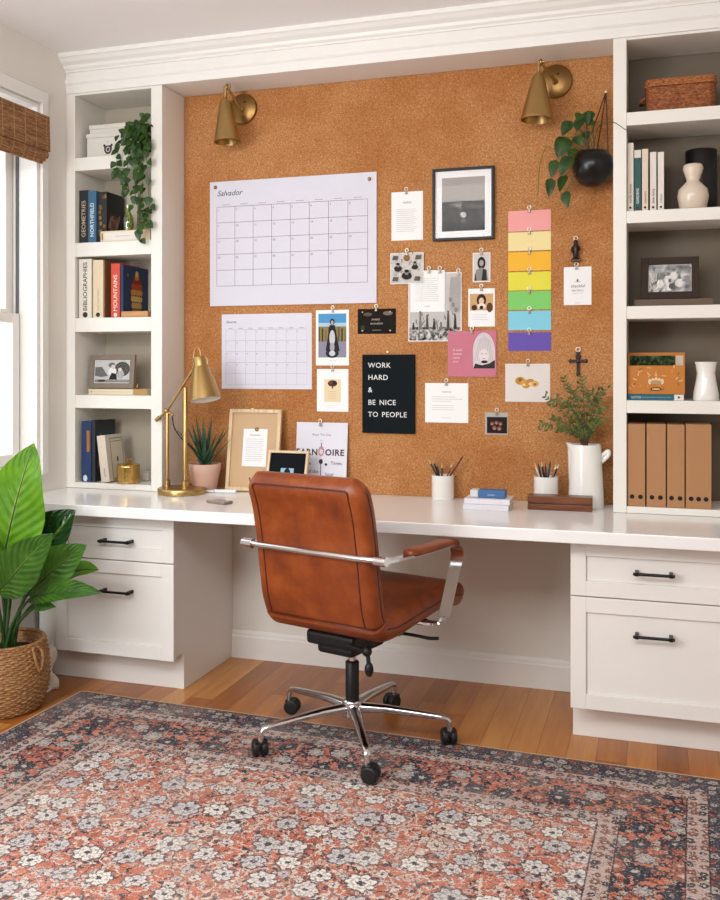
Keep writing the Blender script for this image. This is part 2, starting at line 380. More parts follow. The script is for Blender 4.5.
class Ink:
    """printing on a flat face: shapes in the (u, v) plane of the face, each a hair above the last; one mesh"""
    def __init__(s): s.bm = B(); s.m = []; s.d = .0004
    def mi(s, c):
        m = ink(c) if isinstance(c, str) else c
        if m not in s.m: s.m.append(m)
        return s.m.index(m)
    def poly(s, pts, c):
        s.d += .00006
        f = s.bm.faces.new([s.bm.verts.new((u, -s.d, v)) for u, v in pts]); f.material_index = s.mi(c)
    def rect(s, u0, v0, u1, v1, c): s.poly([(u0, v0), (u1, v0), (u1, v1), (u0, v1)], c)
    def oval(s, u, v, ru, rv, c, n=18): s.poly([(u+ru*cos(2*pi*i/n), v+rv*sin(2*pi*i/n)) for i in range(n)], c)
    def line(s, u0, v0, u1, v1, w, c):
        d = Vector((u1-u0, v1-v0)); d = d.normalized()*w/2; s.poly([(u0-d.y, v0+d.x), (u0+d.y, v0-d.x), (u1+d.y, v1-d.x), (u1-d.y, v1+d.x)], c)
    def text(s, txt, u, v, size, c, align='LEFT', shear=0., rot=0., weight=0., spacing=1., word=1.):
        cu = bpy.data.curves.new('t', 'FONT'); cu.body = txt; cu.size = size; cu.align_x = align; cu.shear = shear; cu.offset = weight
        cu.space_character = spacing; cu.space_word = word; cu.resolution_u = 3
        to = bpy.data.objects.new('t', cu); me = to.to_mesh(); s.d += .00006; k = s.mi(c)
        vs = [s.bm.verts.new((u+p.co.x*cos(rot)-p.co.y*sin(rot), -s.d, v+p.co.x*sin(rot)+p.co.y*cos(rot))) for p in me.vertices]
        for p in me.polygons:
            try: s.bm.faces.new([vs[i] for i in p.vertices]).material_index = k
            except ValueError: pass
        to.to_mesh_clear(); bpy.data.objects.remove(to); bpy.data.curves.remove(cu)
    def para(s, u0, v0, u1, n, gap, c='9a9896', w=.0009, ragged=.25):
        for i in range(n): s.line(u0, v0-i*gap, u1-(u1-u0)*ragged*random.random(), v0-i*gap, w, c)
    def build(s, name, parent, loc=(0, 0, 0), rot=(0, 0, 0)):
        me = bpy.data.meshes.new(name); s.bm.normal_update()
        for f in s.bm.faces:
            if f.normal.y > 0: f.normal_flip()
        s.bm.to_mesh(me); s.bm.free()
        o = bpy.data.objects.new(name, me); COL.objects.link(o)
        for m in s.m: me.materials.append(m)
        o.parent = parent; o.location = loc; o.rotation_euler = rot; return o

# ------------------------------------------------------------------ main planes of the room (metres)
XL = -2.561; XR = 1.45; YW = 3.854; YB = 3.653; YD = 3.208; YT = 3.407; YC = 3.30; YN = -1.6; ZC = 2.715; ZT = .76; ZN = 2.548
NX0, NX1 = -2.0701, -.158                     # niche between the bookcases
RX1 = .52                                     # right end of the built-in
YBK = 3.90                                    # back panels inside the bookcases
# ------------------------------------------------------------------ the room
b = B(); box(b, XL-.15, XR+.1, YN, 4.1, -.06, 0); struct('floor', b, FLOOR)
b = B(); box(b, XL-.15, XR+.1, YN, 4.1, ZC, ZC+.06); struct('ceiling', b, CEIL)
b = B(); box(b, XL-.15, XR+.1, 3.96, 4.1, 0, ZC); box(b, NX0+.02, NX1-.02, YW+.012, 3.96, 0, ZN); struct('wall_back', b, WALLP)
# window opening in the left wall
wy1 = at(40, 300, X=XL).y; wy0 = wy1-1.05; wz0, wz1 = .86, at(39.7, 103.5, X=XL).z
b = B(); X0 = XL-.17
box(b, X0, XL, YN, wy0, 0, ZC); box(b, X0, XL, wy1, 3.96, 0, ZC); box(b, X0, XL, wy0, wy1, 0, wz0); box(b, X0, XL, wy0, wy1, wz1, ZC); struct('wall_left', b, WALLP)
b = B(); box(b, XR, XR+.1, YN, 3.96, 0, ZC); struct('wall_right', b, WALLP)
b = B(); box(b, X0, XR+.1, YN-.1, YN, 0, ZC); struct('wall_front', b, WALLP)
# window: lining, casing, sashes, glass
win = bpy.data.objects.new('window_1', None); COL.objects.link(win); win['kind'] = 'structure'; win.location = (XL, (wy0+wy1)/2, wz0)
def wpart(name, boxes, m, bev=.003):
    b = B()
    for q in boxes: box(b, *q)
    o = obj(name, b, m, win, bev); o.matrix_parent_inverse = Matrix.Translation(-win.location); return o
cw = .042
cz = wz1+.055
wpart('window_casing', [(XL, XL+.014, wy1, wy1+cw, wz0-.02, cz), (XL, XL+.014, wy0-cw, wy0, wz0-.02, cz), (XL, XL+.014, wy0, wy1, wz1, cz), (XL, XL+.016, wy0-cw, wy1+cw, cz, cz+.004)], WHITE)
wpart('window_jamb', [(XL-.165, XL-.001, wy1-.02, wy1-.001, wz0, wz1), (XL-.165, XL-.001, wy0+.001, wy0+.02, wz0, wz1), (XL-.165, XL-.001, wy0+.02, wy1-.02, wz1-.02, wz1-.001)], WHITE)
wpart('window_sill', [(XL-.165, XL+.013, wy0, wy1, wz0-.045, wz0-.021), (XL-.165, XL-.001, wy0+.02, wy1-.02, wz0, wz0+.02)], WHITE)
zm = at(4, 312, X=XL-.06).z
def sash(x, z0, z1):
    y0, y1 = wy0+.027, wy1-.027; s = .045
    return [(x, x+.035, y1-s, y1, z0, z1), (x, x+.035, y0, y0+s, z0, z1), (x, x+.035, y0+s, y1-s, z0, z0+.05), (x, x+.035, y0+s, y1-s, z1-.04, z1)]
wpart('sash', sash(XL-.12, wz0+.022, zm), WHITE); wpart('sash', sash(XL-.156, zm-.04, wz1-.022), WHITE)
wpart('sash_lock', [(XL-.118, XL-.095, wy1-.14, wy1-.09, zm, zm+.018)], STEEL)
wpart('sash_track', [(XL-.108, XL-.092, wy1-.026, wy1-.0205, wz0+.022, wz1-.022), (XL-.108, XL-.092, wy0+.0205, wy0+.026, wz0+.022, wz1-.022)], plain('track_grey', '55585c', .5))
wpart('pane', [(XL-.105, XL-.101, wy0+.072, wy1-.072, wz0+.072, zm-.04)], GLASS, 0); wpart('pane', [(XL-.14, XL-.136, wy0+.072, wy1-.072, zm+.01, wz1-.062)], GLASS, 0)

# crown, frieze and baseboards
def prof_run(bm, prof, x0, x1):               # profile (y, z) swept along X
    rings(bm, [[(x, y, z) for y, z in prof] for x in (x0, x1)])
b = B(); prof_run(b, [(YB, ZC), (YB-.06, ZC), (YB-.06, ZC-.018), (YB-.052, ZC-.022), (YB-.04, ZC-.035), (YB-.022, ZC-.046), (YB-.018, ZC-.058), (YB-.008, ZC-.066), (YB-.008, ZC-.074), (YB, ZC-.074)], XL, RX1)
struct('trim_1', b, WHITE)
b = B(); box(b, XL, RX1, YB, 3.958, ZN+.0, ZC-.001)
prof_run(b, [(YB, ZC-.108), (YB-.01, ZC-.108), (YB-.01, ZC-.12), (YB-.004, ZC-.128), (YB, ZC-.128)], XL, RX1)
struct('trim_2', b, WHITE)
b = B(); prof_run(b, [(YW+.011, 0), (YW-.006, 0), (YW-.006, .095), (YW-.002, .1), (YW-.001, .112), (YW+.006, .122), (YW+.011, .122)], -1.829, -.262); struct('baseboard_back', b, WHITE)
b = B()
rings(b, [[(x, y, z) for x, z in ((XL+.001, 0), (XL+.017, 0), (XL+.017, .1), (XL+.012, .104), (XL+.01, .116), (XL+.001, .124))] for y in (YN+.01, 3.40)]); struct('baseboard_left', b, WHITE)

# roman shade over the window
sy1 = at(50, 135, X=XL+.06).y; sy0 = wy0-.06; s0 = at(50, 117, X=XL+.06).z; s1 = at(51, 152, X=XL+.06).z; s2 = at(46, 165, X=XL+.06).z
sh = thing('roman_shade', 'woven bamboo roman shade drawn up at the top of the window', 'window shade', (XL, (sy0+sy1)/2, s0))
def rel(o, p): o.matrix_parent_inverse = Matrix.Translation(-Vector(p.location)); return o
rel(bxo('head_rail', XL+.021, XL+.05, sy0+.005, sy1-.005, s0-.03, s0-.002, WHITE, sh), sh)
b = B(); prof = [(XL+.052, s0), (XL+.058, s0), (XL+.062, s1), (XL+.056, s1-.002)]
rings(b, [[(x, y, z) for x, z in prof] for y in (sy0, sy1)]); rel(obj('valance', b, BLIND, sh), sh)
for i, (dx, dz, h) in enumerate(((.048, 0, .018), (.044, .010, .016), (.038, .018, .014))):
    b = B(); z1 = s1-.000-dz; z0 = z1-(s1-s2)*.5-.004*i; yy = sy1-.006-.012*i
    prof = [(XL+dx-.012, z1), (XL+dx+.006, z1), (XL+dx+.012, (z0+z1)/2), (XL+dx+.006, z0), (XL+dx-.008, z0+.002)]
    rings(b, [[(x, y, z) for x, z in prof] for y in (sy0+.005, yy)]); rel(obj('fold', b, BLIND, sh, smooth=True), sh)

# ------------------------------------------------------------------ built-in bookcases
def shelf_z(px, ys, Y=YB): return [at(px, y, Y=Y).z for y in ys]
LZ = [(2.195, 2.254), (1.806, 1.869), (1.466, 1.529), (1.122, 1.181)]
RZ = [tuple(at(627, y, Y=YB).z for y in q) for q in ((125.6, 112.4), (223.3, 211), (319, 306.2), (413, 400.3))]
def bookcase(name, label, x0, x1, i0, i1, zs, back):
    t = thing(name, label, 'bookcase', ((x0+x1)/2, YB, ZT+.001))
    P = lambda n, bx, m, bev=.002: rel(obj(n, bx, m, t, bev), t)
    b = B(); box(b, x0+.0005, i0, YB, YBK+.012, ZT+.001, ZN-.001); P('side_panel', b, CASE)
    b = B(); box(b, i1, x1-.0005, YB, YBK+.012, ZT+.001, ZN-.001); P('side_panel', b, CASE)
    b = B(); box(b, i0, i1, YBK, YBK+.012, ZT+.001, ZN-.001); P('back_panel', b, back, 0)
    b = B(); box(b, i0, i1, YB, YBK, ZT+.001, .786); P('bottom_panel', b, CASE)
    b = B(); box(b, i0, i1, YB, YBK, ZN-.012, ZN-.001); P('top_panel', b, CASE)
    for z0, z1 in zs:
        b = B(); box(b, i0, i1, YB+.001, YBK, z0, z1); P('shelf', b, CASE)
    return t
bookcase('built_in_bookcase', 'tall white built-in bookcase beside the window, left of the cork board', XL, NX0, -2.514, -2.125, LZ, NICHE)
RI0, RI1 = -.109, .44
bookcase('built_in_bookcase', 'tall white built-in bookcase at the right edge with shade-darkened interior and brown files', NX1, RX1, RI0, RI1, RZ, SHADED)

# worktop
wt = tag(bxo('worktop', XL+.001, RX1+.02, YD, YW+.011, ZT-.043, ZT, QUARTZ, None, .003), 'long white desk worktop running wall to wall under the cork board', 'desk')
# drawer cabinets
def drawer_front(t, name, x0, x1, z0, z1, hx0, hx1, hz, yf=YC):
    rail = .052
    b = B(); y1 = yf+.02
    box(b, x0, x0+rail, yf, y1, z0, z1); box(b, x1-rail, x1, yf, y1, z0, z1)
    box(b, x0+rail, x1-rail, yf, y1, z0, z0+rail); box(b, x0+rail, x1-rail, yf, y1, z1-rail, z1); box(b, x0+rail, x1-rail, yf+.009, y1, z0+rail, z1-rail)
    dr = rel(obj(name, b, WHITE, t, .0015), t)
    b = B(); r = .0055
    tube(b, [(hx0, yf-.032, hz), (hx1, yf-.032, hz)], r, 8)
    for hx in (hx0+.012, hx1-.012): box(b, hx-.006, hx+.006, yf-.037, yf+.008, hz-.0065, hz+.0065)
    obj('handle', b, BLACKM, dr, .001); return dr
def cabinet(label, x0, x1, fx0, fx1, z_top, z_split, z_bot, handles):
    t = thing('drawer_cabinet', label, 'cabinet', ((fx0+fx1)/2, YC, 0))
    b = B(); box(b, x0, x1, YC+.021, YW+.01, z_bot+.004, ZT-.044); box(b, x0+.0, x1-.0, YT, YW+.01, 0.0005, z_bot+.004); rel(obj('carcass', b, WHITE, t, .001), t)
    drawer_front(t, 'drawer', fx0, fx1, z_split+.002, z_top, *handles[0]); drawer_front(t, 'drawer', fx0, fx1, z_bot, z_split-.002, *handles[1])
def hz(px0, px1, py): a = at(px0, py, Y=YC-.03); c = at(px1, py, Y=YC-.03); return a.x, c.x, (a.z+c.z)/2
fxL = at(173.5, 600, Y=YC).x
cabinet('white two-drawer cabinet under the desk behind the leafy plant', -2.446, -1.8304, at(56, 600, Y=YC).x, fxL, .712, at(173.5, 564.5, Y=YC).z, at(173.5, 662, Y=YC).z, (hz(98, 130, 542), hz(98, 130, 592.5)))
fxR = at(570.5, 600, Y=YC).x
cabinet('white two-drawer cabinet under the right end of the desk', at(573, 720, Y=YT).x, RX1, fxR, RX1, .712, at(570.5, 595.5, Y=YC).z, at(570.5, 707.5, Y=YC).z, (hz(633, 675, 575.3), hz(633, 675, 638.5)))
b = B(); box(b, XL+.018, -2.447, YT+.03, YT+.05, .0, ZT-.044); struct('trim_3', b, WHITE)

# cork board
cb = tag(bxo('cork_board', NX0+.002, NX1-.002, YW, YW+.011, ZT+.001, ZN-.001, CORK), 'wall-filling tan cork pin board above the desk', 'pin board')

# rug
ra = at(82, 691, Z=.009); rb = at(720, 780, Z=.009)
rg = thing('area_rug', 'large faded red and navy oriental rug under the chair', 'rug', (ra.x, ra.y, 0), atan2(rb.y-ra.y, rb.x-ra.x))
bxo('pile', 0, RW, -RL, 0, .0005, .009, RUG, rg)
bd = plain('rug_binding', 'c9b49c', .9, sc=200, var=.15)
bxo('binding', -.002, RW+.002, -.002, .006, .0005, .0085, bd, rg); bxo('binding', -.006, 0, -RL, -.002, .0005, .0085, bd, rg); bxo('binding', RW, RW+.006, -RL, -.002, .0005, .0085, bd, rg)
# ------------------------------------------------------------------ office chair
ch = thing('office_chair', 'tan leather office chair with chrome arms and five-star base', 'chair', (-1.016, 3.113, .0095), -radians(16.4))
CWD, CT = .475, .085
def slab(bm, path, T, Wd, r=.036, cap0=True, cap1=True):
    """rounded-rectangle section swept along a path of (y, z); a tuft-soft cushion"""
    P = [Vector((0, y, z)) for y, z in path]; P = smooth_path(P, 5); rs = []; N = len(P)
    L = [0]
    for a, c in zip(P, P[1:]): L.append(L[-1]+(c-a).length)
    for i, p in enumerate(P):
        t = (P[min(i+1, N-1)]-P[max(i-1, 0)]).normalized(); n = Vector((0, -t.z, t.y))
        d = min(L[i] if cap0 else 9, L[-1]-L[i] if cap1 else 9); e = .045
        k = 1 if d > e else sqrt(max(0, 1-(1-d/e)**2))
        kw = 1 if d > .07 else 1-.17*(1-d/.07)**2
        ring = []
        hw, ht = Wd/2*kw, max(T/2*k, .002); rr = min(r, ht*.98)
        for cx, cz, a0 in ((hw-rr, ht-rr, 0), (-hw+rr, ht-rr, 90), (-hw+rr, -ht+rr, 180), (hw-rr, -ht+rr, 270)):
            for q in range(6):
                a = radians(a0+q*18); ring.append(p+Vector((1, 0, 0))*(cx+rr*cos(a))+n*(cz+rr*sin(a)))
        rs.append(ring)
    rings(bm, rs)
bk = [(-.165, .475), (-.185, .53), (-.2, .62), (-.215, .72), (-.237, .83), (-.266, .91), (-.280, .948)]
st = [(-.165, .475), (-.14, .452), (-.09, .446), (.0, .452), (.12, .464), (.26, .474), (.37, .462), (.425, .43)]
b = B(); slab(b, bk, CT, CWD, cap0=False); back = obj('backrest', b, LEATHER, ch, smooth='all')
b = B(); slab(b, st, CT+.005, CWD, cap0=False); seat = obj('seat', b, LEATHER, ch, smooth='all')
# piping on the rear face of the back, and round the seat
def on_back(x, i, off=-CT/2-.001):
    y, z = i; return (x, y, z)
def backpt(s):
    P = smooth_path([Vector((0, y, z)) for y, z in bk], 8); k = s*(len(P)-1); i = min(int(k), len(P)-2); f = k-i
    p = P[i].lerp(P[i+1], f); t = (P[i+1]-P[i]).normalized(); return p, Vector((0, -t.z, t.y))
nb = backpt(.5)[1]; sgn = 1 if nb.y < 0 else -1
def bp(x, s, off=.0): p, n = backpt(s); q = p+n*sgn*(CT/2+off); return (x, q.y, q.z)
b = B(); xs = CWD/2-.046; pts = [bp(-xs, s/12*.86+.02) for s in range(13)]+[bp(x, .9) for x in (-xs+.03, -xs*.4, 0, xs*.4, xs-.03)]+[bp(xs, (12-s)/12*.86+.02) for s in range(13)]
tube(b, pts, .0028, 6, 2); obj('piping', b, STITCH, back, smooth='all')
for sx in (-1, 1):
    b = B(); tube(b, [(sx*(CWD/2+.0005), p.y, p.z) for p in (backpt(s/10*.85+.03)[0] for s in range(11))], .0022, 6); obj('side_seam', b, STITCH, back, smooth='all')
    b = B(); tube(b, [(sx*(CWD/2+.0005), y, z) for y, z in st[1:-1]], .0022, 6, 4); obj('side_seam', b, STITCH, seat, smooth='all')
b = B(); tube(b, [(-CWD/2+.03, .06, .458+CT/2+.001), (CWD/2-.03, .06, .458+CT/2+.001)], .002, 6); obj('cross_seam', b, STITCH, seat, smooth='all')
# cross bar behind the back, arms
b = B(); tube(b, [(-.252, -.25, .698), (-.2, -.264, .698), (.2, -.264, .698), (.278, -.25, .698)], .0105, 12); 
obj('cross_bar', b, CHROME, ch, smooth=True)
for sx in (-1, 1):
    b = B(); x = .28 if sx > 0 else -.262
    ribbon(b, [(x, -.25, .692), (x, -.1, .684), (x, .04, .678), (x, .17, .677), (x, .235, .667), (x, .254, .63), (x*.985, .235, .575), (x*.955, .205, .48), (x*.94, .187, .425)], (1, .5*sx, 0), .042, .009, 6)
    ribbon(b, [(x*.94, .187, .425), (x*.9, .165, .405), (x*.6, .155, .402)], (0, 1, 0), .04, .008, 4)
    arm = obj('armrest', b, CHROME, ch, .0015, smooth=True)
    b = B(); tube(b, [(x-.022, -.25, .696), (x+.022, -.25, .696)], .016, 14); obj('hinge_cap', b, CHROME, arm, .002, smooth=True)
    b = B(); P = smooth_path([(x, -.09, .694), (x, .04, .691), (x, .17, .69), (x, .222, .681)], 6); rs = []
    for i, p in enumerate(P):
        k = min(1, min(i, len(P)-1-i)/2+.6); rs.append([p+Vector((.029*k*math.copysign(abs(cos(a))**.6, cos(a)), 0, .0125*k*math.copysign(abs(sin(a))**.6, sin(a)))) for a in [2*pi*j/16 for j in range(16)]])
    rings(b, rs); obj('arm_pad', b, LEATHER, arm, smooth='all')
    b = B(); ribbon(b, [(x*.998, .248, .655), (x*.996, .2545, .635), (x*.993, .2475, .612)], (1, .5*sx, 0), .045, .014, 3); obj('arm_wrap', b, LEATHER, arm, .003, smooth=True)
# mechanism
b = B(); box(b, -.1, .1, -.14, .14, .352, .402); box(b, -.075, .075, -.11, .1, .318, .353); obj('tilt_mechanism', b, BLACKP, ch, .014, seg=3)
b = B(); box(b, -.2, .2, -.01, .03, .392, .408); box(b, -.2, .2, .145, .185, .392, .408); obj('seat_bracket', b, BLACKP, ch, .003)
b = B(); tube(b, [(.08, .07, .375), (.2, .09, .372), (.25, .1, .368), (.285, .105, .372)], .006, 8, 4); obj('tilt_lever', b, BLACKP, ch, smooth=True)
b = B(); tube(b, [(.06, -.13, .372), (.17, -.16, .372)], .008, 10); tube(b, [(.17, -.16, .376), (.178, -.163, .325)], .007, 10); disc_ball(b, (.178, -.163, .318), .015, .015, .024); disc_ball(b, (.168, -.16, .374), .017, .017, .017); obj('tension_knob', b, BLACKP, ch, smooth=True)
b = B(); lathe(b, [(.0135, .27), (.0135, .335)], 20); obj('gas_piston', b, CHROME, ch, smooth=True)
b = B(); lathe(b, [(.021, .09), (.024, .1), (.024, .27), (.02, .274)], 24); obj('gas_sleeve', b, BLACKP, ch, smooth=True)
b = B(); lathe(b, [(.026, .078), (.036, .082), (.036, .135), (.03, .142)], 28); obj('hub', b, CHROME, ch, .002, smooth=True)
rot = radians(16.4)
def wheel(bm, c, ax, r, w):
    M = Matrix.Translation(c) @ Vector(ax).to_track_quat('Z', 'Y').to_matrix().to_4x4()
    lathe(bm, [(r*.35, -w/2), (r*.85, -w/2), (r, -w*.3), (r, w*.3), (r*.85, w/2), (r*.35, w/2)], 22, M=M)
for k, ang in enumerate((-64, 8, 80, 152, 224)):
    a = radians(ang)+rot; R = .34; d = Vector((cos(a), sin(a), 0)); s = Vector((-sin(a), cos(a), 0))
    b = B(); rs = []
    pr = [(.028, .112, .021, .017), (.12, .112, .018, .014), (.22, .104, .015, .0115), (.305, .096, .0125, .0095), (.333, .09, .0115, .0095), (R+.006, .075, .0105, .0105)]
    for q, z, w, h in pr: rs.append([d*q+s*(w*cos(t))+Vector((0, 0, z+h*math.copysign(abs(sin(t))**.7, sin(t)))) for t in [2*pi*j/14 for j in range(14)]])
    rings(b, rs); tube(b, [d*R+Vector((0, 0, .084)), d*R+Vector((0, 0, .05))], .0105, 12)
    leg = obj('base_leg', b, CHROME, ch, smooth=True)
    b = B(); wa = radians(ang*1.7+30); ax = Vector((cos(wa), sin(wa), 0)); c = d*R+Vector((0, 0, .0275))+Vector((-sin(wa), cos(wa), 0))*.012
    wheel(b, c+ax*.0145, ax, .0275, .022); wheel(b, c-ax*.0145, ax, .0275, .022)
    M = Matrix.Translation(c) @ Matrix.Rotation(wa, 4, 'Z')
    box(b, -.02, .02, -.022, .016, .004, .0255, M); lathe(b, [(.012, .018), (.012, .032)], 14, c=tuple(d*R+Vector((0, 0, .018))))
    obj('caster', b, RUBBER, leg, .002, smooth=True)

# ------------------------------------------------------------------ floor plant
pc = Vector((-2.385, 3.015, 0))
bs = thing('plant_basket', 'round woven seagrass basket on the floor holding the big leafy plant', 'basket', tuple(pc))
b = B(); prof = [(.122, 0.001), (.135, .015), (.152, .06), (.161, .12), (.159, .18), (.151, .235), (.146, .262)]
rows = 30; rs = []; nseg = 144
def interp(prof, z):
    for (r0, z0), (r1, z1) in zip(prof, prof[1:]):
        if z <= z1: return r0+(r1-r0)*(z-z0)/(z1-z0)
    return prof[-1][0]
sub = 4
for i in range(rows*sub+1):
    z = .001+.261*i/(rows*sub); r0 = interp(prof, z); row = i//sub; f = (i % sub)/sub
    rs.append([(cos(2*pi*j/nseg)*(r0+.0035*sin(pi*f)*(1+.9*sin(2*pi*j/nseg*24+pi*row))), sin(2*pi*j/nseg)*(r0+.0035*sin(pi*f)*(1+.9*sin(2*pi*j/nseg*24+pi*row))), z) for j in range(nseg)])
inner = [[(cos(2*pi*j/nseg)*r, sin(2*pi*j/nseg)*r, z) for j in range(nseg)] for r, z in ((.138, .262), (.143, .2), (.11, .03))]
rings(b, rs+inner); obj('woven_body', b, WICK, bs, smooth='all')
b = B(); torus(b, (0, 0, .262), .143, .007, 'z', 48, 8); obj('rim', b, WICK, bs, smooth='all')
for a in (-.15, pi-.15):
    b = B(); q = Vector((cos(a), sin(a), 0)); s = Vector((-sin(a), cos(a), 0))
    tube(b, [q*.153+s*.012+Vector((0, 0, .255)), q*.172+s*.02+Vector((0, 0, .225)), q*.178+Vector((0, 0, .165)), q*.172-s*.02+Vector((0, 0, .225)), q*.153-s*.012+Vector((0, 0, .255))], .006, 8, 6); obj('handle', b, WICK, bs, smooth='all')
pl = thing('leafy_plant', 'large green broad-leaved houseplant standing in the woven floor basket', 'plant', (pc.x, pc.y, .032))
b = B(); lathe(b, [(.1, 0.0), (.136, .17), (.125, .185), (.02, .19)], 32); rel_o = obj('soil', b, SOIL, pl, smooth=True)
Mi = Matrix.Translation(-Vector(pl.location))
# (leaf base px, tip px, width px, Y at base, Y at tip, normal, fold, material)
LV = [((1, 575), (34, 443), 70, 3.0, 3.02, (.25, -1, .15), .10, LLIGHT), ((12, 556), (40, 495), 40, 3.06, 3.08, (.5, -1, .2), .2, LLIGHT), ((16, 560), (42, 512), 34, 3.09, 3.1, (.3, -1, .1), .15, LLIGHT),
      ((10, 552), (24, 503), 26, 3.03, 3.05, (-.5, -1, .2), .2, LLIGHT),
      ((30, 578), (76, 510), 66, 3.1, 3.1, (-.35, -1, .25), .12, LDARK), ((-2, 594), (53, 533), 46, 2.9, 2.86, (.4, -1, .2), .12, LBIG),
      ((28, 594), (87, 545), 46, 3.0, 2.98, (.2, -1, .35), .1, LBIG), ((66, 576), (99, 570), 22, 3.12, 3.1, (0, -.8, 1), .1, LLIGHT),
      ((29, 600), (103, 593), 26, 2.98, 2.94, (.15, -1, .8), .25, LBIG), ((36, 606), (56, 607), 13, 2.96, 2.92, (0, -1, .5), .2, LBIG),
      ((-10, 585), (-28, 520), 40, 2.93, 2.88, (.1, -1, .4), .12, LBIG)]
for bpx, tpx, w, yb, yt, nm, fo, m in LV:
    p0 = at(*bpx, Y=yb); p1 = at(*tpx, Y=yt); b = B(); random.seed(int(w*7+bpx[0]))
    big = w > 30
    leaf(b, p0, p1, w*mpp(p0), nm, .05 if big else .1, fo, 18 if big else 10, .8, .10 if big else .05)
    o = obj('leaf_blade', b, m, pl, smooth='all'); o.matrix_parent_inverse = Mi
    if o.data.vertices: assert min(v.co.x for v in o.data.vertices) > XL+.01, (bpx, min(v.co.x for v in o.data.vertices))
    b = B(); n_ = Vector(nm); ax = (p1-p0); nn = (n_-ax*n_.dot(ax)/ax.length_squared).normalized()
    dr = .05 if big else .1
    mid = [p0+ax*t+nn*(ax.length*dr*4*t*(1-t)+.0005) for t in (0, .25, .5, .75, .97)]
    foot = pc+Vector((random.uniform(-.03, .03), random.uniform(-.03, .03), .20))
    tube(b, [foot, foot.lerp(p0, .5)+Vector(((pc.x-p0.x)*.12, 0, .02))]+mid, lambda t: .0062*(1-t)+.0008, 8, 5)
    o = obj('leaf_stalk', b, STEM, pl, smooth='all'); o.matrix_parent_inverse = Mi
# crumpled white cloth between basket and cabinet
cl = at(46, 655, Y=3.36); b = B(); rs = []
for i in range(15):
    t = i/14; z = .001+t*.175; r0 = .042*(1-.55*t)*(1+.25*sin(t*9))
    rs.append([(-.012*sin(t*5)+r0*(1+.25*sin(5*a+t*6)+.12*sin(11*a-t*9))*cos(a)*.9, r0*(1+.25*sin(5*a+t*6))*sin(a), z+.012*sin(3*a+t*4)*(t > 0)) for a in [2*pi*j/40 for j in range(40)]])
rings(b, rs); o = obj('crumpled_cloth', b, plain('linen', 'd8d0c2', .9, var=.05, sc=60), smooth='all', loc=(at(47, 650, Y=3.243).x, 3.243, 0)); tag(o, 'crumpled off-white cloth on the floor between the basket and the cabinet', 'cloth')
# ------------------------------------------------------------------ things pinned to the cork board
YF = YW-.0002
clip0 = None; CLIPS = 'small ring clips on the cork board'
def clip(px, py, label, y=YF, dark=False, s=1.):
    """ring clip; (px, py) is the top edge of the paper"""
    global clip0
    p = at(px, py, Y=y)
    if clip0 is None:
        t = thing('ring_clip', label, 'clip', (p.x, p.y-.004, p.z), 0, CLIPS)
        b = B(); torus(b, (0, 0, .011), .007, .0021, 'y', 18, 8); obj('ring', b, STEEL, t, smooth='all')
        b = B(); box(b, -.0035, .0035, -.0035, .0036, -.006, .005); box(b, -.006, .006, -.005, .0034, -.011, -.005); obj('jaw', b, plain('clip_jaw', '8d8270', .35, .8), t, .0012)
        clip0 = t; return t
    return dup(clip0, (p.x, p.y-.004, p.z), label, group=CLIPS)
def wrect(c):                                  # four px corners TL TR BR BL -> x0, x1, z0, z1
    q = [at(*p, Y=YF) for p in c]
    return (q[0].x+q[3].x)/2, (q[1].x+q[2].x)/2, (q[2].z+q[3].z)/2, (q[0].z+q[1].z)/2
def quad(x0, x1, ytl, ytr, ybr, ybl): return [(x0, ytl), (x1, ytr), (x1, ybr), (x0, ybl)]
GP = 'cards and prints pinned to the cork board'
def card(name, label, cat, c, mat=None, depth=.0016, y=YF, tilt=0., group=GP):
    x0, x1, z0, z1 = wrect(c); w, h = x1-x0, z1-z0
    t = thing(name, label, cat, ((x0+x1)/2, y, (z0+z1)/2), 0, group); t.rotation_euler.y = tilt
    b = B(); box(b, -w/2, w/2, -depth, 0, -h/2, h/2); obj('sheet', b, mat or PAPER, t, .0003)
    return t, w, h, -depth
def cal(ik, u0, v0, u1, v1, cols, rows, c, wd, num, hdr):
    for i in range(cols+1): u = u0+(u1-u0)*i/cols; ik.line(u, v0, u, v1, wd, c)
    for j in range(rows+1): v = v0+(v1-v0)*j/rows; ik.line(u0, v, u1, v, wd, c)
    k = 1
    for j in range(rows):
        for i in range(cols):
            if k <= 31: ik.text(str(k), u0+(u1-u0)*(i+.06)/cols, v1-(v1-v0)*(j+.26)/rows, num, '8a8488'); k += 1
    for i in range(cols): ik.line(u0+(u1-u0)*(i+.3)/cols, v1+hdr, u0+(u1-u0)*(i+.72)/cols, v1+hdr, .0022, 'a5a0a6')
t, w, h, d = card('wall_calendar', 'largest white wall calendar with a black gridded month, left half of the cork board', 'calendar', [(210.6, 182.2), (377.4, 172.4), (376.6, 303), (210.6, 306.3)], plain('calendar_card', 'd3d0da', .6, var=.01), .007, group=None)
ik = Ink(); ik.text('Salvador', -w/2+.035, h/2-.065, .036, '2c2c30', shear=.35); cal(ik, -w/2+.035, -h/2+.09, w/2-.04, h/2-.115, 8, 5, '8d6d74', .0016, .013, .009); ik.build('printing', t, (0, d, 0))
for px, py, wh in ((215.5, 187.5, 'left'), (369.5, 179, 'right')):
    p = at(px, py, Y=YF-.0072); b = B(); lathe(b, [(.0075, 0), (.0085, .002), (.006, .006), (.0035, .007)], 16, M=Matrix.Rotation(pi/2, 4, 'X'))
    o = obj('push_pin', b, BRASS2, smooth=True, loc=p); tag(o, f'round brass pin in the top {wh} corner of the largest calendar', 'pin')
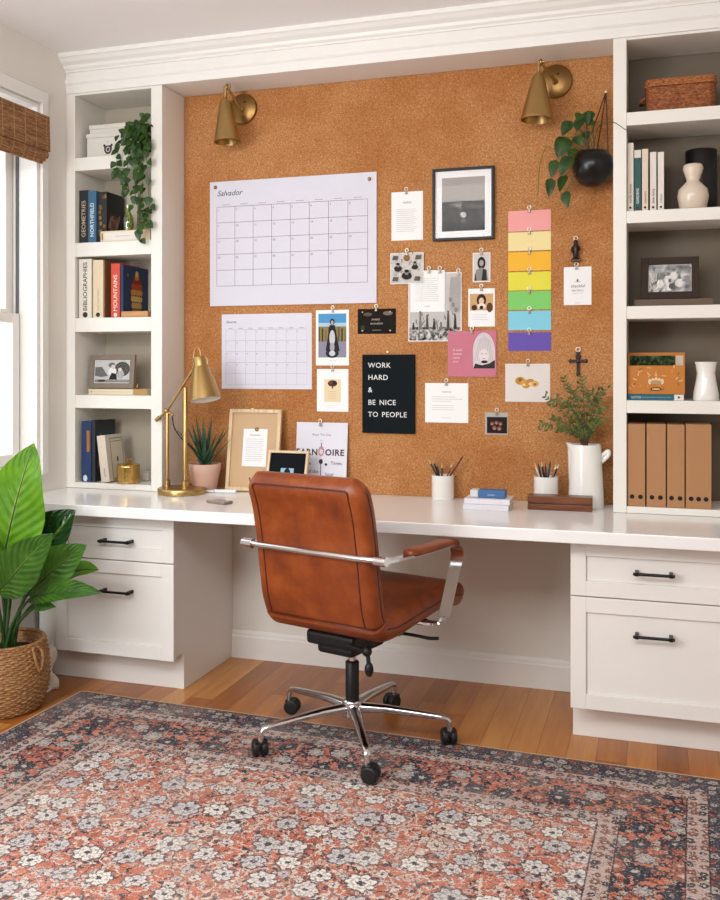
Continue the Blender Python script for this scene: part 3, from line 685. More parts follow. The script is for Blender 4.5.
t, w, h, d = card('wall_calendar', 'smaller white calendar sheet with faint grey grid below the largest calendar', 'calendar', [(222, 314.4), (312, 313), (312, 388.7), (222, 389.3)], plain('calendar_sheet', 'd5d2dc', .65, var=.01), .003, group=None)
ik = Ink(); ik.text('Savoria', -w/2+.022, h/2-.04, .017, '4a484c', shear=.2); cal(ik, -w/2+.02, -h/2+.02, w/2-.022, h/2-.07, 8, 5, 'b5b0ba', .0012, .008, .006); ik.build('printing', t, (0, d, 0))

t, w, h, d = card('photo_print', 'instant print of a dark figure under blue sky, right of the smaller calendar', 'photo', quad(316, 349, 310, 310, 365.5, 365.5))
ik = Ink(); a = w/2-.012; v0, v1 = -h/2+.035, h/2-.016; ik.rect(-a, v0, a, v1, '8b8798'); ik.rect(-a, v0+.07, a, v1, '8a7a4c'); ik.rect(-a, v1-.048, a, v1, '4f93c4'); ik.rect(-a, v1-.056, a, v1-.04, 'a9c3cf')
for i in range(9): u = -a+.004+i*(2*a-.008)/8; ik.rect(u-.0035, v0+.07, u+.0035, v1-.058-.006*(i % 3), ('5d5136', '3f3826', '77663f')[i % 3])
ik.oval(0, v0+.018, .03, .02, '2a2a32'); ik.poly([(-.03, v0+.03), (-.012, v1-.05), (.012, v1-.05), (.034, v0+.03), (.0, v0+.01)], '26262c'); ik.oval(0, v0+.085, .013, .034, 'c4c2c6'); ik.oval(0, v0+.045, .011, .02, 'a09ea6'); ik.oval(0, v1-.036, .011, .014, '2b2528'); ik.oval(0, v1-.039, .006, .009, 'b9a79c'); ik.oval(.0, v0+.018, .014, .012, 'c9c7cc'); ik.text('~ ~', -.012, v0-.02, .02, 'aaa7a8'); ik.build('printing', t, (0, d, 0))
clip(333, 310, 'ring clip at the top of the blue-sky instant print')
t, w, h, d = card('greeting_card', 'white card with a small beige emblem panel below the blue-sky print', 'card', quad(317, 348.5, 369, 369, 411.6, 411.6))
ik = Ink(); ik.rect(-.038, -.05, .038, .048, 'e2cda6'); ik.oval(0, .03, .022, .014, '4a2a28'); ik.oval(-.008, .034, .008, .008, '6b3a36'); ik.oval(.009, .034, .008, .008, '2c1c20'); ik.oval(0, .012, .003, .005, '3a2c28'); ik.para(-.02, -.005, .022, 4, .01, 'c3a878', .0016); ik.para(-.03, -.068, .03, 2, .008, 'c9c6c8', .001); ik.build('printing', t, (0, d, 0))
clip(332.8, 369, 'ring clip at the top of the beige emblem card')
t, w, h, d = card('postcard', 'dark black postcard with faint white lettering above the letter board', 'postcard', quad(357.8, 396, 309, 308.6, 333.6, 334), plain('dark_print', '17120f', .7, var=.5, sc=25, spec=.15))
ik = Ink(); ik.oval(-.04, .03, .02, .008, '5c4c40'); ik.oval(.05, .034, .022, .009, '7a6352'); ik.oval(-.062, -.028, .01, .012, '2f3b22'); ik.text('sweet', -.024, .004, .016, 'b8aa98', shear=.3); ik.text('wonders', -.03, -.014, .016, 'b8aa98', shear=.3); ik.line(-.02, -.038, .02, -.038, .002, '98897a')
for u in (-.064, .06): ik.oval(u, .04, .003, .003, 'c8b8a4'); ik.oval(u, -.04, .004, .003, 'c8b8a4')
ik.build('printing', t, (0, d, 0)); clip(376.5, 308.6, 'ring clip on the dark black postcard')
# letter board
x0, x1, z0, z1 = wrect([(363.3, 355), (415.8, 354.2), (415, 433.6), (362.8, 432.8)])
t = thing('letter_board', 'black sign board with white words WORK HARD & BE NICE TO PEOPLE', 'sign', ((x0+x1)/2, YF, (z0+z1)/2)); w, h = x1-x0, z1-z0
b = B(); box(b, -w/2, w/2, -.012, 0, -h/2, h/2); obj('board', b, plain('sign_black', '10171a', .8, var=.06, spec=.12), t, .001)
for wd_, py in (('WORK', 368.5), ('HARD', 380.6), ('&', 393), ('BE NICE', 405.5), ('TO PEOPLE', 417.5)):
    ik = Ink(); v = at(368, py-.8, Y=YF-.012).z-(z0+z1)/2; ik.text(wd_, -w/2+.026, v, .031, 'e6e4e0', weight=.0001, spacing=1.1, word=1.45); ik.build('lettering', t, (0, -.012, 0))
p = at(388, 352, Y=YF); b = B(); lathe(b, [(.003, 0), (.003, .004), (.0045, .005), (.0045, .009), (.002, .01)], 12, M=Matrix.Rotation(pi/2, 4, 'X')); tag(obj('push_pin', b, STEEL, smooth=True, loc=p), 'tiny pale pin just above the black letter board', 'pin')
t, w, h, d = card('letter_sheet', 'white typed letter left of the black framed landscape', 'letter', [(391.5, 192.4), (423, 191), (423, 239.6), (391.5, 241)])
ik = Ink(); ik.text('wishes', 0, h/2-.05, .014, '66645f', 'CENTER', shear=.2); ik.para(-w/2+.022, h/2-.075, w/2-.02, 12, .0085, 'a7a39c', .0012); ik.build('printing', t, (0, d, 0)); clip(406.5, 191.8, 'ring clip on the typed letter left of the black frame')
# framed landscape
def frame(name, label, loc, w, h, bw, fd, fm, mat_m, imgf, mat_w, rz=0, tilt=0, grp=None, lab2=None, glass=True):
    t = thing(name, label, 'picture frame', loc, rz, grp); t.rotation_euler.x = tilt
    b = B()
    for q in ((-w/2, -w/2+bw, 0, h), (w/2-bw, w/2, 0, h), (-w/2+bw, w/2-bw, 0, bw), (-w/2+bw, w/2-bw, h-bw, h)): box(b, q[0], q[1], -fd, 0, q[2], q[3])
    obj('moulding', b, fm, t, .0015)
    b = B(); box(b, -w/2+bw, w/2-bw, -fd*.45, -.001, bw, h-bw); bk = obj('mat_board', b, mat_m, t)
    if imgf: ik = Ink(); imgf(ik, w-2*bw-2*mat_w, h-2*bw-2*mat_w); ik.build('photo', bk, (0, -fd*.45, h/2))
    if glass: b = B(); box(b, -w/2+bw, w/2-bw, -fd*.8, -fd*.78, bw, h-bw); obj('glass', b, FRAMEGL, t)
    return t
def land(ik, w, h):
    ik.rect(-w/2, -h/2, w/2, h/2, plain('photo_sky', 'a39c96', .6, var=.14, sc=14, spec=.12)); ik.rect(-w/2, -h/2, w/2, .005, m_photo('photo_field', '0a0908', '26221f', '5c5751', 45.)); ik.rect(-w/2, .0, w/2, .012, '2b2826'); ik.poly([(-.07, .0), (0, .008), (.012, -.002), (0, -.02)], '7e7a76'); ik.poly([(.0, .0), (.09, -.012), (.09, -.02), (0, -.012)], '6b6763')
    ik.poly([(-.012, -.06), (-.005, .005), (.005, .005), (.014, -.06)], '1b1918'); ik.oval(0, -.045, .012, .012, 'bdb8b0'); ik.oval(.002, -.07, .009, .006, '918c86'); ik.rect(-.001, 0, .001, .03, '1a1817'); ik.rect(-w/2, -h/2, w/2, -h/2+.03, '161413')
x0, x1, z0, z1 = wrect([(433.2, 170), (495, 166.3), (494.4, 239.6), (433.5, 241.3)])
frame('framed_landscape', 'black framed black and white landscape photo high on the cork board', ((x0+x1)/2, YF, z0), x1-x0, z1-z0, .011, .02, BLACKM, PAPER, land, .028)
PH = [m_photo('mono_photo_a', '1a1817', '8f8b88', 'd6d2cc', 55.), m_photo('mono_photo_b', '2a2826', 'b5b0aa', 'dad6d0', 90.)]
# collage, page and large sketch
t, w, h, d = card('art_print', 'black and white sketch print behind the typed page, centre of the cork board', 'print', [(408.5, 273), (461.7, 272.6), (461.7, 340), (408.5, 342.7)])
ik = Ink(); ik.rect(-w/2+.004, -h/2+.004, w/2-.004, h/2-.004, plain('sketch_grey', 'bdb8b4', .7, var=.15, sc=20)); ik.rect(-w/2+.004, -h/2+.004, w/2-.004, -h/2+.06, PH[0])
random.seed(31)
for i in range(46):
    u, v = random.uniform(-.46, .46)*w, -h/2+.012+random.random()**1.6*.1; a_ = random.uniform(1.0, 2.1); l_ = random.uniform(.006, .024); ik.line(u, v, u+cos(a_)*l_, v+sin(a_)*l_, random.uniform(.0012, .005), random.choice(['2a2726', '4a4644', '7b7672', '969089', 'd2cdc7']))
for i in range(7): u = -w/2+.022+i*.03; hh = .02+.016*((i*3) % 4); ik.poly([(u-.006, -h/2+.05), (u-.003, -h/2+.05+hh), (u+.003, -h/2+.054+hh), (u+.007, -h/2+.05)], ('38342f', '7a7571', '4a4643')[i % 3]); ik.oval(u, -h/2+.056+hh, .0035, .0045, '4a4542')
for i in range(3): ik.oval(w/2-.035+.012*(i-1), .03-.022*i, .007, .01, '8a8581')
for i in range(10): u = w/2-.05+i*.005; ik.line(u, -.02, u+.003, h/2-.02, .0012, '96918d')
ik.build('printing', t, (0, d, 0))
clip(458.5, 273, 'ring clip in the top right corner of the sketch print')
t, w, h, d = card('letter_sheet', 'white typed page overlapping the black and white sketch print', 'letter', [(410.6, 271), (445, 270), (445, 311.5), (410.6, 312.5)], y=YF-.003)
ik = Ink(); ik.para(-w/2+.022, h/2-.035, w/2-.02, 12, .0085, 'b0aca6', .0012); ik.text('notes', 0, -h/2+.022, .01, 'b0aca6', 'CENTER'); ik.build('printing', t, (0, d, 0))
for px, wh in ((429, 'left'), (440, 'right')): clip(px, 270.6, f'{wh} one of the two ring clips on the overlapping typed page', YF-.0045)
t, w, h, d = card('photo_collage', 'square black and white photo collage left of the overlapping typed page', 'photo', [(390.8, 253.5), (424, 252.4), (424, 283.6), (390.8, 284.4)], y=YF-.006)
ik = Ink(); ik.rect(-w/2+.003, -h/2+.003, w/2-.003, h/2-.003, plain('collage_grey', 'c4bdb6', .6, var=.12, sc=40))
random.seed(8)
for i in range(60): u, v = random.uniform(-.46, .46)*w, random.uniform(-.46, .46)*h; a_ = random.uniform(0, pi); l_ = random.uniform(.004, .016); ik.line(u, v, u+cos(a_)*l_, v+sin(a_)*l_, random.uniform(.001, .004), random.choice(['e0dad3', 'a9a29b', '8a827b', 'd3ccc5', '6a635d']))
for u, v, r in ((-.038, .005, .017), (.036, .01, .014), (0, -.026, .022)): ik.oval(u, v-.006, r, r*.75, '2b2725'); ik.oval(u, v+.008, r*.42, r*.5, '8d837c'); ik.oval(u, v+.014, r*.46, r*.3, '1e1b1a')
for u, v in ((-.05, -.045), (.045, -.045), (.05, .045), (-.05, .045)): ik.poly([(u-.014, v-.008), (u+.01, v-.01), (u+.014, v+.008), (u-.008, v+.01)], '5f5853')
ik.oval(0, .044, .014, .014, '8a6236'); ik.build('printing', t, (0, d, 0)); clip(407, 253, 'ring clip on the square photo collage', YF-.0075)
t, w, h, d = card('photo_print', 'small black and white portrait print right of the sketch print', 'photo', [(472.8, 253), (490.5, 252.4), (490.3, 281.8), (472.8, 282.4)])
ik = Ink(); ik.rect(-w/2+.003, -h/2+.003, w/2-.003, h/2-.003, 'c9c5c1'); ik.oval(0, .018, .017, .026, '26211f'); ik.oval(.0, .018, .009, .013, 'a79b93'); ik.poly([(-.03, -.055), (-.022, -.01), (0, .0), (.022, -.01), (.028, -.055)], '8b8784'); ik.poly([(.0, -.055), (.006, -.005), (.02, -.012), (.022, -.055)], '2f2c2b'); ik.poly([(-.03, -.055), (-.026, -.02), (-.02, -.055)], '3a3635'); ik.build('printing', t, (0, d, 0)); clip(481.5, 252.6, 'ring clip on the small black and white portrait print')
t, w, h, d = card('photo_print', 'white instant print with a brown portrait just above the pink card', 'photo', [(468.3, 289), (495, 288), (494.8, 326.4), (468.3, 326.8)])
ik = Ink(); ik.rect(-w/2+.007, -.012, w/2-.007, h/2-.022, 'c99f72'); ik.oval(-.03, .0, .012, .012, '4a2d1c'); ik.oval(.034, .0, .013, .02, '5e3a22'); ik.oval(0, .03, .02, .026, '3a2218'); ik.oval(0, .027, .011, .014, 'd9b79b'); ik.oval(0, .006, .018, .012, 'e4d6c8'); ik.oval(0, .0, .008, .008, '2a2028'); ik.para(-w/2+.016, -.03, w/2-.016, 3, .01, 'b9b5b0', .0012); ik.build('printing', t, (0, d, 0)); clip(481.5, 288.5, 'ring clip on the brown portrait instant print')
t, w, h, d = card('greeting_card', 'pink card with a grey portrait of a long-haired person', 'card', [(448, 331.7), (496.7, 330), (496.5, 376.5), (448, 377)], plain('pink_card', 'bf6a7c', .6, var=.05), y=YF-.003)
ik = Ink(); ik.poly([(w/2-.1+.004, -h/2+.035)]+[(w/2-.052+.046*cos(a), .01+(h/2-.018)*sin(a)) for a in [pi-i*pi/14 for i in range(15)]]+[(w/2-.004, -h/2+.035)], 'cfc4c6')
for i in range(9): ik.line(w/2-.09+i*.0095, -.03, w/2-.07+i*.005, h/2-.02-abs(i-4)*.004, .0016, 'b2a4a8')
ik.oval(w/2-.052, -.008, .021, .028, 'ddd0d0'); ik.line(w/2-.064, .0, w/2-.056, .0, .002, '6d6266'); ik.line(w/2-.048, .0, w/2-.04, .0, .002, '6d6266'); ik.line(w/2-.058, -.02, w/2-.046, -.02, .002, '8d6a70')
ik.poly([(w/2-.096, -h/2+.035), (w/2-.088, -h/2+.055), (w/2-.06, -h/2+.048), (w/2-.03, -h/2+.055), (w/2-.006, -h/2+.07), (w/2-.006, -h/2+.035)], '332c30'); ik.oval(w/2-.05, -h/2+.062, .014, .006, '2b2428')
for s, v in (('& make', .012), ('dreams', -.004), ('come', -.02), ('true', -.036)): ik.text(s, -w/2+.022, v, .013, 'ead6da', shear=.2)
ik.build('printing', t, (0, d, 0)); clip(472, 331, 'ring clip on the pink portrait card', YF-.0045)
# paint swatch cards
SW = [('pink', 'e79a94', 210.2, 231.0), ('cream', 'e6d394', 231.8, 250.6), ('amber', 'e9ad0a', 251.8, 270.6), ('yellow', 'd9d030', 271.8, 290.2), ('green', '74c25c', 291.2, 309.6), ('sky blue', '79c3d6', 311, 330), ('purple', '5b41a0', 332.4, 350.8)]
for i, (n, c, y0, y1) in enumerate(SW):
    k = (0, -.4)[i > 3]; t, w, h, d = card('colour_card', f'plain {n} card in the vertical run of coloured cards', 'card', [(508.3, y0+.8+k), (551, y0-.6), (551, y1-.6), (508.3, y1+.6)], plain('card_'+n.replace(' ', '_'), c, .6, var=.015), group='colour cards in a vertical run')
    clip(529.5, y0, f'ring clip on the top edge of the {n} card')
t, w, h, d = card('greeting_card', 'white card with grey hand lettering at the right edge of the cork board', 'card', [(563.7, 267.4), (591.5, 266.3), (591.5, 304.6), (563.9, 305.4)])
ik = Ink(); ik.oval(0, .022, .004, .006, '6e6a68'); ik.line(-.012, .016, .012, .016, .0015, '6e6a68'); ik.text('thankful', 0, -.006, .017, '55514f', 'CENTER', shear=.3); ik.text('GRATEFUL', 0, -.022, .010, '55514f', 'CENTER'); ik.line(-.02, -.03, .02, -.03, .001, '8b8785'); ik.text('blessed', 0, -.07, .006, 'a5a19f', 'CENTER'); ik.build('printing', t, (0, d, 0)); clip(576.5, 266.9, 'ring clip on the white hand-lettered card')
# figurine and cross
p = at(576, 250, Y=YF); t = thing('hanging_ornament', 'small dark figure ornament hanging above the hand-lettered card', 'ornament', (p.x, YF, p.z))
DKM = plain('antique_metal', '3a2f2b', .35, .7, var=.3, sc=60); b = B()
lathe(b, [(.014, -.042), (.016, -.036), (.010, -.03), (.011, -.005), (.013, .012), (.008, .02), (.0085, .03), (.006, .037), (.002, .04)], 16, c=(0, -.014, 0)); tube(b, [(-.012, -.016, .012), (-.016, -.02, -.006), (-.006, -.027, -.012)], .004, 8, 3); tube(b, [(.012, -.016, .012), (.016, -.02, -.002), (.008, -.027, .004)], .004, 8, 3); box(b, -.018, .018, -.026, -.002, -.047, -.04)
obj('figure', b, DKM, t, smooth=True); b = B(); torus(b, (0, -.006, .047), .0075, .002, 'y'); tube(b, [(0, -.014, .038), (0, -.006, .041)], .002, 6); obj('ring', b, STEEL, t, smooth='all')
p = at(578.2, 362, Y=YF); t = thing('cross_ornament', 'small dark metal cross hanging above the white pitcher', 'ornament', (p.x, YF, p.z)); b = B()
for q in ((-.006, .006, -.05, .035), (-.028, .028, -.002, .01)): box(b, q[0], q[1], -.008, -.001, q[2], q[3])
for u, v in ((0, -.05), (0, .036), (-.03, .004), (.03, .004)): disc_ball(b, (u, -.0045, v), .008, .004, .008)
disc_ball(b, (0, -.009, .004), .008, .004, .01); torus(b, (0, -.0045, .022), .009, .002, 'y')
obj('cross', b, DKM, t, .001, smooth=True); b = B(); torus(b, (0, -.0045, .05), .0085, .0026, 'y'); obj('ring', b, STEEL, t, smooth='all')
t, w, h, d = card('photo_print', 'pale print of golden pastries left of the pitcher sprigs', 'photo', [(505.3, 364), (550.2, 363.4), (550.2, 401.8), (505.3, 402)], plain('pale_photo', 'd8cfc8', .6, var=.03))
ik = Ink()
for u, v, r, c in ((-.03, .008, .02, 'b98238'), (-.012, .0, .017, 'cb9a4e'), (.012, .002, .018, 'b88440'), (.03, -.004, .016, 'd2a65e'), (-.006, -.01, .016, 'c18b3c'), (-.03, .012, .008, '8d5a22'), (.012, -.004, .008, 'e3c48c'), (-.014, -.008, .007, 'e3c48c'), (.03, -.006, .006, '94642c')): ik.oval(u, v, r, r*.8, c)
ik.build('printing', t, (0, d, 0)); clip(528, 363.6, 'ring clip on the pastry print')
t, w, h, d = card('letter_sheet', 'white square document with short typed lines below the pink card', 'letter', [(425.2, 383), (468.3, 383.2), (468.3, 422.7), (425.2, 422.6)])
ik = Ink(); ik.text('memory', 0, h/2-.04, .012, '8d8985', 'CENTER'); ik.para(-w/2+.03, h/2-.058, w/2-.02, 3, .009, 'aaa6a0', .0014, .4); ik.para(-w/2+.03, h/2-.094, w/2-.03, 3, .009, 'b3afa9', .0012, .5); ik.line(-.02, -h/2+.02, .02, -h/2+.02, .0012, 'aaa6a0'); ik.build('printing', t, (0, d, 0)); clip(446.5, 383, 'ring clip on the square document below the pink card')
t, w, h, d = card('photo_print', 'tiny dark photo with a grey border low on the cork board', 'photo', [(485, 412.6), (508, 412.6), (507.8, 434.4), (485.2, 434.6)], plain('grey_border', 'a9a29a', .5, var=.05))
ik = Ink(); ik.rect(-w/2+.008, -h/2+.005, w/2-.003, h/2-.018, '1e1614')
for u, v, r in ((-.018, .0, .008), (.0, .004, .008), (.017, .0, .008), (-.008, -.018, .009), (.012, -.02, .009)): ik.oval(u, v, r, r, '7b4a3e'); ik.oval(u, v-.003, r*.6, r*.5, 'a77c6c')
ik.build('printing', t, (0, d, 0)); clip(497, 412.6, 'ring clip on the tiny dark photo')
# leaning frames and poster on the desk
def lean(py0, py1, px, yb): return at(px, py0, Y=yb).z
pa = at(227, 487.5, Z=ZT); hgt = .33; yb = YW-.075
x0 = at(226.5, 450, Y=yb).x; x1 = at(278.5, 450, Y=yb).x; zt = at(252, 409.8, Y=YW-.02).z
hh = zt-ZT; ta = math.asin(min(.9, .05/hh))
t = frame('leaning_frame', 'tall pale oak frame with kraft backing leaning on the cork board', ((x0+x1)/2, yb, ZT+.0015), x1-x0, hh/cos(ta), .016, .018, OAK, plain('kraft_backing', 'c5a47e', .8, var=.03), None, .03, tilt=-ta, glass=False)
w, h = x1-x0, hh/cos(ta); b = B(); lw, lh = .115, .165; box(b, -lw/2, lw/2, -.0098, -.0083, -lh/2, lh/2); sl = obj('letter', b, PAPER, t, loc=(.004, 0, h*.53)); ik = Ink(); ik.text('Guestbook', 0, lh/2-.03, .011, '77747c', 'CENTER'); ik.para(-lw/2+.014, lh/2-.045, lw/2-.012, 11, .0095, 'a5a2ac', .0012); ik.build('printing', sl, (0, -.0098, 0))
b = B(); disc_ball(b, (.01, -.013, h*.53+lh/2-.002), .009, .004, .009); obj('clip', b, BRASS2, t, smooth='all')
p = at(253, 409, Y=YF); b = B(); lathe(b, [(.003, 0), (.003, .004), (.0045, .005), (.0045, .009), (.002, .01)], 12, M=Matrix.Rotation(pi/2, 4, 'X')); tag(obj('push_pin', b, STEEL, smooth=True, loc=p), 'tiny pale pin just above the leaning kraft frame', 'pin')
def darkimg(ik, w, h): ik.rect(-.03, -.045, .03, .02, '8fb2c4'); ik.poly([(-.022, -.045), (-.012, .012), (.002, .024), (.014, .008), (.02, -.045)], '17181c'); ik.oval(-.006, -.01, .006, .01, '8b7a70'); ik.rect(-.03, -.045, .03, -.03, '3a4a5a')
yb2 = YW-.15; x0 = at(265, 470, Y=yb2).x; x1 = at(305.6, 470, Y=yb2).x; zt = at(285, 450.4, Y=yb2+.04).z; hh = zt-ZT
frame('leaning_frame', 'small pale oak frame with black mat standing behind the chair back', ((x0+x1)/2, yb2, ZT+.0015), x1-x0, hh+.002, .011, .015, OAK, plain('black_mat', '131518', .85, var=.05, spec=.12), darkimg, .03, tilt=-.28, glass=False)
yb3 = YW-.035; x0 = at(294.8, 450, Y=yb3).x; x1 = at(346, 450, Y=yb3).x; zt = at(320, 422.4, Y=YW-.01).z; h = zt-ZT; w = x1-x0
t = thing('poster', 'white poster with dark ornate lettering leaning behind the small oak frame', 'poster', ((x0+x1)/2, yb3, ZT+.001)); ta = math.asin(.03/h); t.rotation_euler.x = -ta
b = B(); box(b, -w/2, w/2, -.004, 0, 0, h); obj('board', b, plain('poster_white', 'd9d6de', .7, var=.01), t, .0005)
ik = Ink(); v = h
ik.text('Raise This Day', 0, h-.058, .0145, '77747c', 'CENTER'); ik.text('etc', 0, h-.08, .010, '8a8790', 'CENTER')
ORN = plain('ink_ornate', '4a3036', .7)
ik.text('EARN', -.016, h-.142, .037, ORN, 'RIGHT', weight=.0012, spacing=1.12); ik.text('OIRE', .018, h-.142, .037, ORN, weight=.0012, spacing=1.12)
ik.oval(0, h-.125, .014, .022, 'b98a8e'); ik.oval(0, h-.128, .008, .012, 'e0c6c8'); ik.rect(-.002, h-.104, .002, h-.088, '5a3236')
for u, v, s in ((-.075, .175, 'rite'), (.045, .172, 'Times'), (-.06, .21, 'of the'), (.02, .22, 'hour')): ik.text(s, u, h-v-.01, .021, '3a3238')
ik.oval(0, h-.17, .009, .011, '3f3038'); ik.rect(-.0015, h-.23, .0015, h-.18, '54383e'); ik.oval(.024, h-.182, .006, .006, '3f3038')
for s, u in (('S', -.06), ('YW', .02), ('G', .07)): ik.text(s, u, h-.258, .026, '3a3238')
ik.build('printing', t, (0, -.004, 0)); c = clip(320.5, 423.5, 'ring clip at the top of the leaning white poster', YW-.0165)
# ------------------------------------------------------------------ brass wall lights
def sconce(label, dpx, kpx, tpx, bpx, rtop, rbot, first=None):
    dc = at(*dpx, Y=YW-.001); yk = YW-.135; k = at(*kpx, Y=yk); tp = at(*tpx, Y=yk); bt = at(*bpx, Y=yk-.004)
    t = thing('wall_sconce', label, 'wall light', tuple(dc), 0, 'brass wall lights on the cork board'); R = lambda p: Vector(p)-dc
    b = B(); r = .067; lathe(b, [(r, 0), (r, .012), (r-.003, .015), (.01, .016)], 48, M=Matrix.Rotation(pi/2, 4, 'X')); plate = obj('wall_plate', b, BRASS2, t, smooth=True)
    b = B(); disc_ball(b, (.012, -.017, .028), .0045, .003, .0045); obj('screw', b, BLACKM, plate, smooth='all')
    e = R(k); st = Vector((0, -.016, -.004)); b = B(); tube(b, [st, st+Vector((0, -.022, 0)), e], .0055, 10, 4); disc_ball(b, tuple(st+Vector((0, -.006, 0))), .012, .012, .012); obj('arm', b, BRASS, t, smooth='all')
    b = B(); torus(b, tuple(e), .009, .0045, 'x', 18, 8); tube(b, [e-Vector((.014, 0, 0)), e+Vector((.014, 0, 0))], .006, 12); tube(b, [e+Vector((-.008, 0, 0)), R(tp)], .007, 12); obj('knuckle', b, BRASS, t, smooth=True)
    A, C = R(tp), R(bt); ax = (C-A); L = ax.length; M = Matrix.Translation(A) @ ax.to_track_quat('Z', 'Y').to_matrix().to_4x4(); m = mpp(tp)
    r0, r1 = rtop*m, rbot*m; b = B(); lathe(b, [(.006, -.016), (.010, -.012), (.010, -.001), (r0*.9, .0), (r0, .004), (r1-.001, L-.012), (r1, L-.01), (r1+.001, L), (r1-.003, L), (r1-.004, L-.01), (r0-.004, .012), (.004, .011)], 44, M=M); shd = obj('shade', b, BRASS, t, smooth=True)
    b = B(); q = C-ax*.35; disc_ball(b, tuple(q), .02, .02, .024); obj('bulb', b, plain('frosted_bulb', 'e8e2d6', .4), shd, smooth='all')
sconce('brass cone wall light at the top left of the cork board', (243.5, 109.5), (227.3, 87), (225, 101), (227.5, 142), 5.2, 13.2)
sconce('brass cone wall light at the top right of the cork board', (555.5, 82), (541, 62), (538.3, 76), (537, 120), 6, 16.3)

# ------------------------------------------------------------------ desk lamp
lb = at(181.5, 493.5, Z=ZT); y = lb.y; m = mpp(lb)
t = thing('desk_lamp', 'brass desk lamp with two posts and a tilted shade beside the aloe', 'lamp', (lb.x, lb.y, ZT+.0005)); L = lambda px, py, dy=0: at(px, py, Y=y+dy)-Vector(t.location)
r = 23.6*m; b = B(); lathe(b, [(r-.001, 0), (r, .002), (r, .022), (r-.003, .026), (.01, .027)], 48); obj('base', b, BRASS, t, smooth=True)
def post(px, pyt, rad): 
    p = L(px, pyt); b = B(); lathe(b, [(rad*1.7, .026), (rad*1.7, .055), (rad, .058), (rad, p.z), (rad*.8, p.z+.004)], 18, c=(p.x, 0, 0)); obj('post', b, BRASS, t, smooth=True)
post(167.3, 413, .0075); post(185.3, 388, .0105)
b = B(); tube(b, [L(156, 420.5), L(166.5, 411), L(194, 368)], .0058, 12); tube(b, [L(156, 420.5), L(159.5, 417.3)], .009, 12); arm = obj('arm', b, BRASS, t, smooth=True)
b = B(); q = L(166.5, 411); disc_ball(b, tuple(q), .013, .013, .013); q2 = L(172, 415); tube(b, [q, q2], .005, 10); disc_ball(b, tuple(q2), .008, .008, .008); obj('joint', b, BRASS, arm, smooth='all')
A = L(199.3, 357.5); C = L(208.2, 401); ax = C-A; tiltq = (ax.normalized()+Vector((0, -.12, 0))).to_track_quat('Z', 'Y'); Ln = ax.length*.98; M = Matrix.Translation(A) @ tiltq.to_matrix().to_4x4()
r0, r1 = 6.5*m, 15.8*m
b = B(); lathe(b, [(r0*.55, -.004), (r0*.95, 0), (r0, .006), (r0, .04), (r0*1.25, .043), (r0*1.32, .05), (r1*.8, Ln*.62), (r1, Ln), (r1-.002, Ln), (r1*.8-.003, Ln*.62), (r0*1.1, .052), (.004, .05)], 44, M=M); shd = obj('shade', b, BRASS, t, smooth=True)
b = B(); lathe(b, [(r1-.0025, Ln-.001), (r1*.8-.004, Ln*.62), (r0*1.05, .056), (.006, .056)], 44, cap=False, M=M); obj('shade_lining', b, plain('white_enamel', 'f2efe8', .4), shd, smooth=True, label='white inside of the shade')
b = B(); tube(b, [M @ Vector((0, 0, .055)), M @ Vector((0, 0, .075))], .014, 14); disc_ball(b, tuple(M @ Vector((0, 0, .1))), .024, .024, .028); obj('bulb', b, plain('frosted_bulb', 'e8e2d6', .4), shd, smooth='all')
b = B(); tube(b, [L(193.5, 370), L(193.8, 354), L(196.5, 347.5), L(200, 350.5), L(200.5, 358)], .0032, 8, 6); tube(b, [L(203.5, 356), L(207, 359), L(208, 366)], .0028, 8, 4); disc_ball(b, tuple(L(193.8, 368)), .009, .009, .009); obj('yoke', b, BRASS, shd, smooth='all')
b = B(); tube(b, [L(172, 415), L(174.5, 428, .01), L(183, 440, .03), L(193, 449, .09), L(199, 462, .16), L(196, 482, .185), L(186, 484, .19)], .0028, 8, 6); obj('cord', b, plain('dark_cord', '25241f', .6), t, smooth='all')

# aloe in blush pot
pp = at(205, 487.5, Z=ZT); pp.y = YW-.11; pp.x = at(205, 480, Y=pp.y).x; m = mpp(pp)
zt = at(205, 463.5, Y=pp.y).z-ZT; r1 = 16.2*m; r0 = 11.5*m
pot = thing('plant_pot', 'blush pink pot holding the aloe behind the desk lamp', 'pot', (pp.x, pp.y, ZT+.0005))
b = B(); lathe(b, [(r0-.003, 0), (r0, .003), (r1*.93, zt*.72), (r1*.96, zt*.74), (r1, zt), (r1-.006, zt), (r1-.009, zt*.8), (r0*.8, zt*.5)], 40); obj('pot', b, TERRA, pot, smooth=True)
al = thing('aloe_plant', 'spiky dark green aloe growing in the blush pink pot', 'plant', (pp.x, pp.y, ZT+zt*.55)); 
b = B(); lathe(b, [(r1*.74, 0), (r1*.78, zt*.3), (.01, zt*.34)], 24); obj('soil', b, SOIL, al, smooth=True)
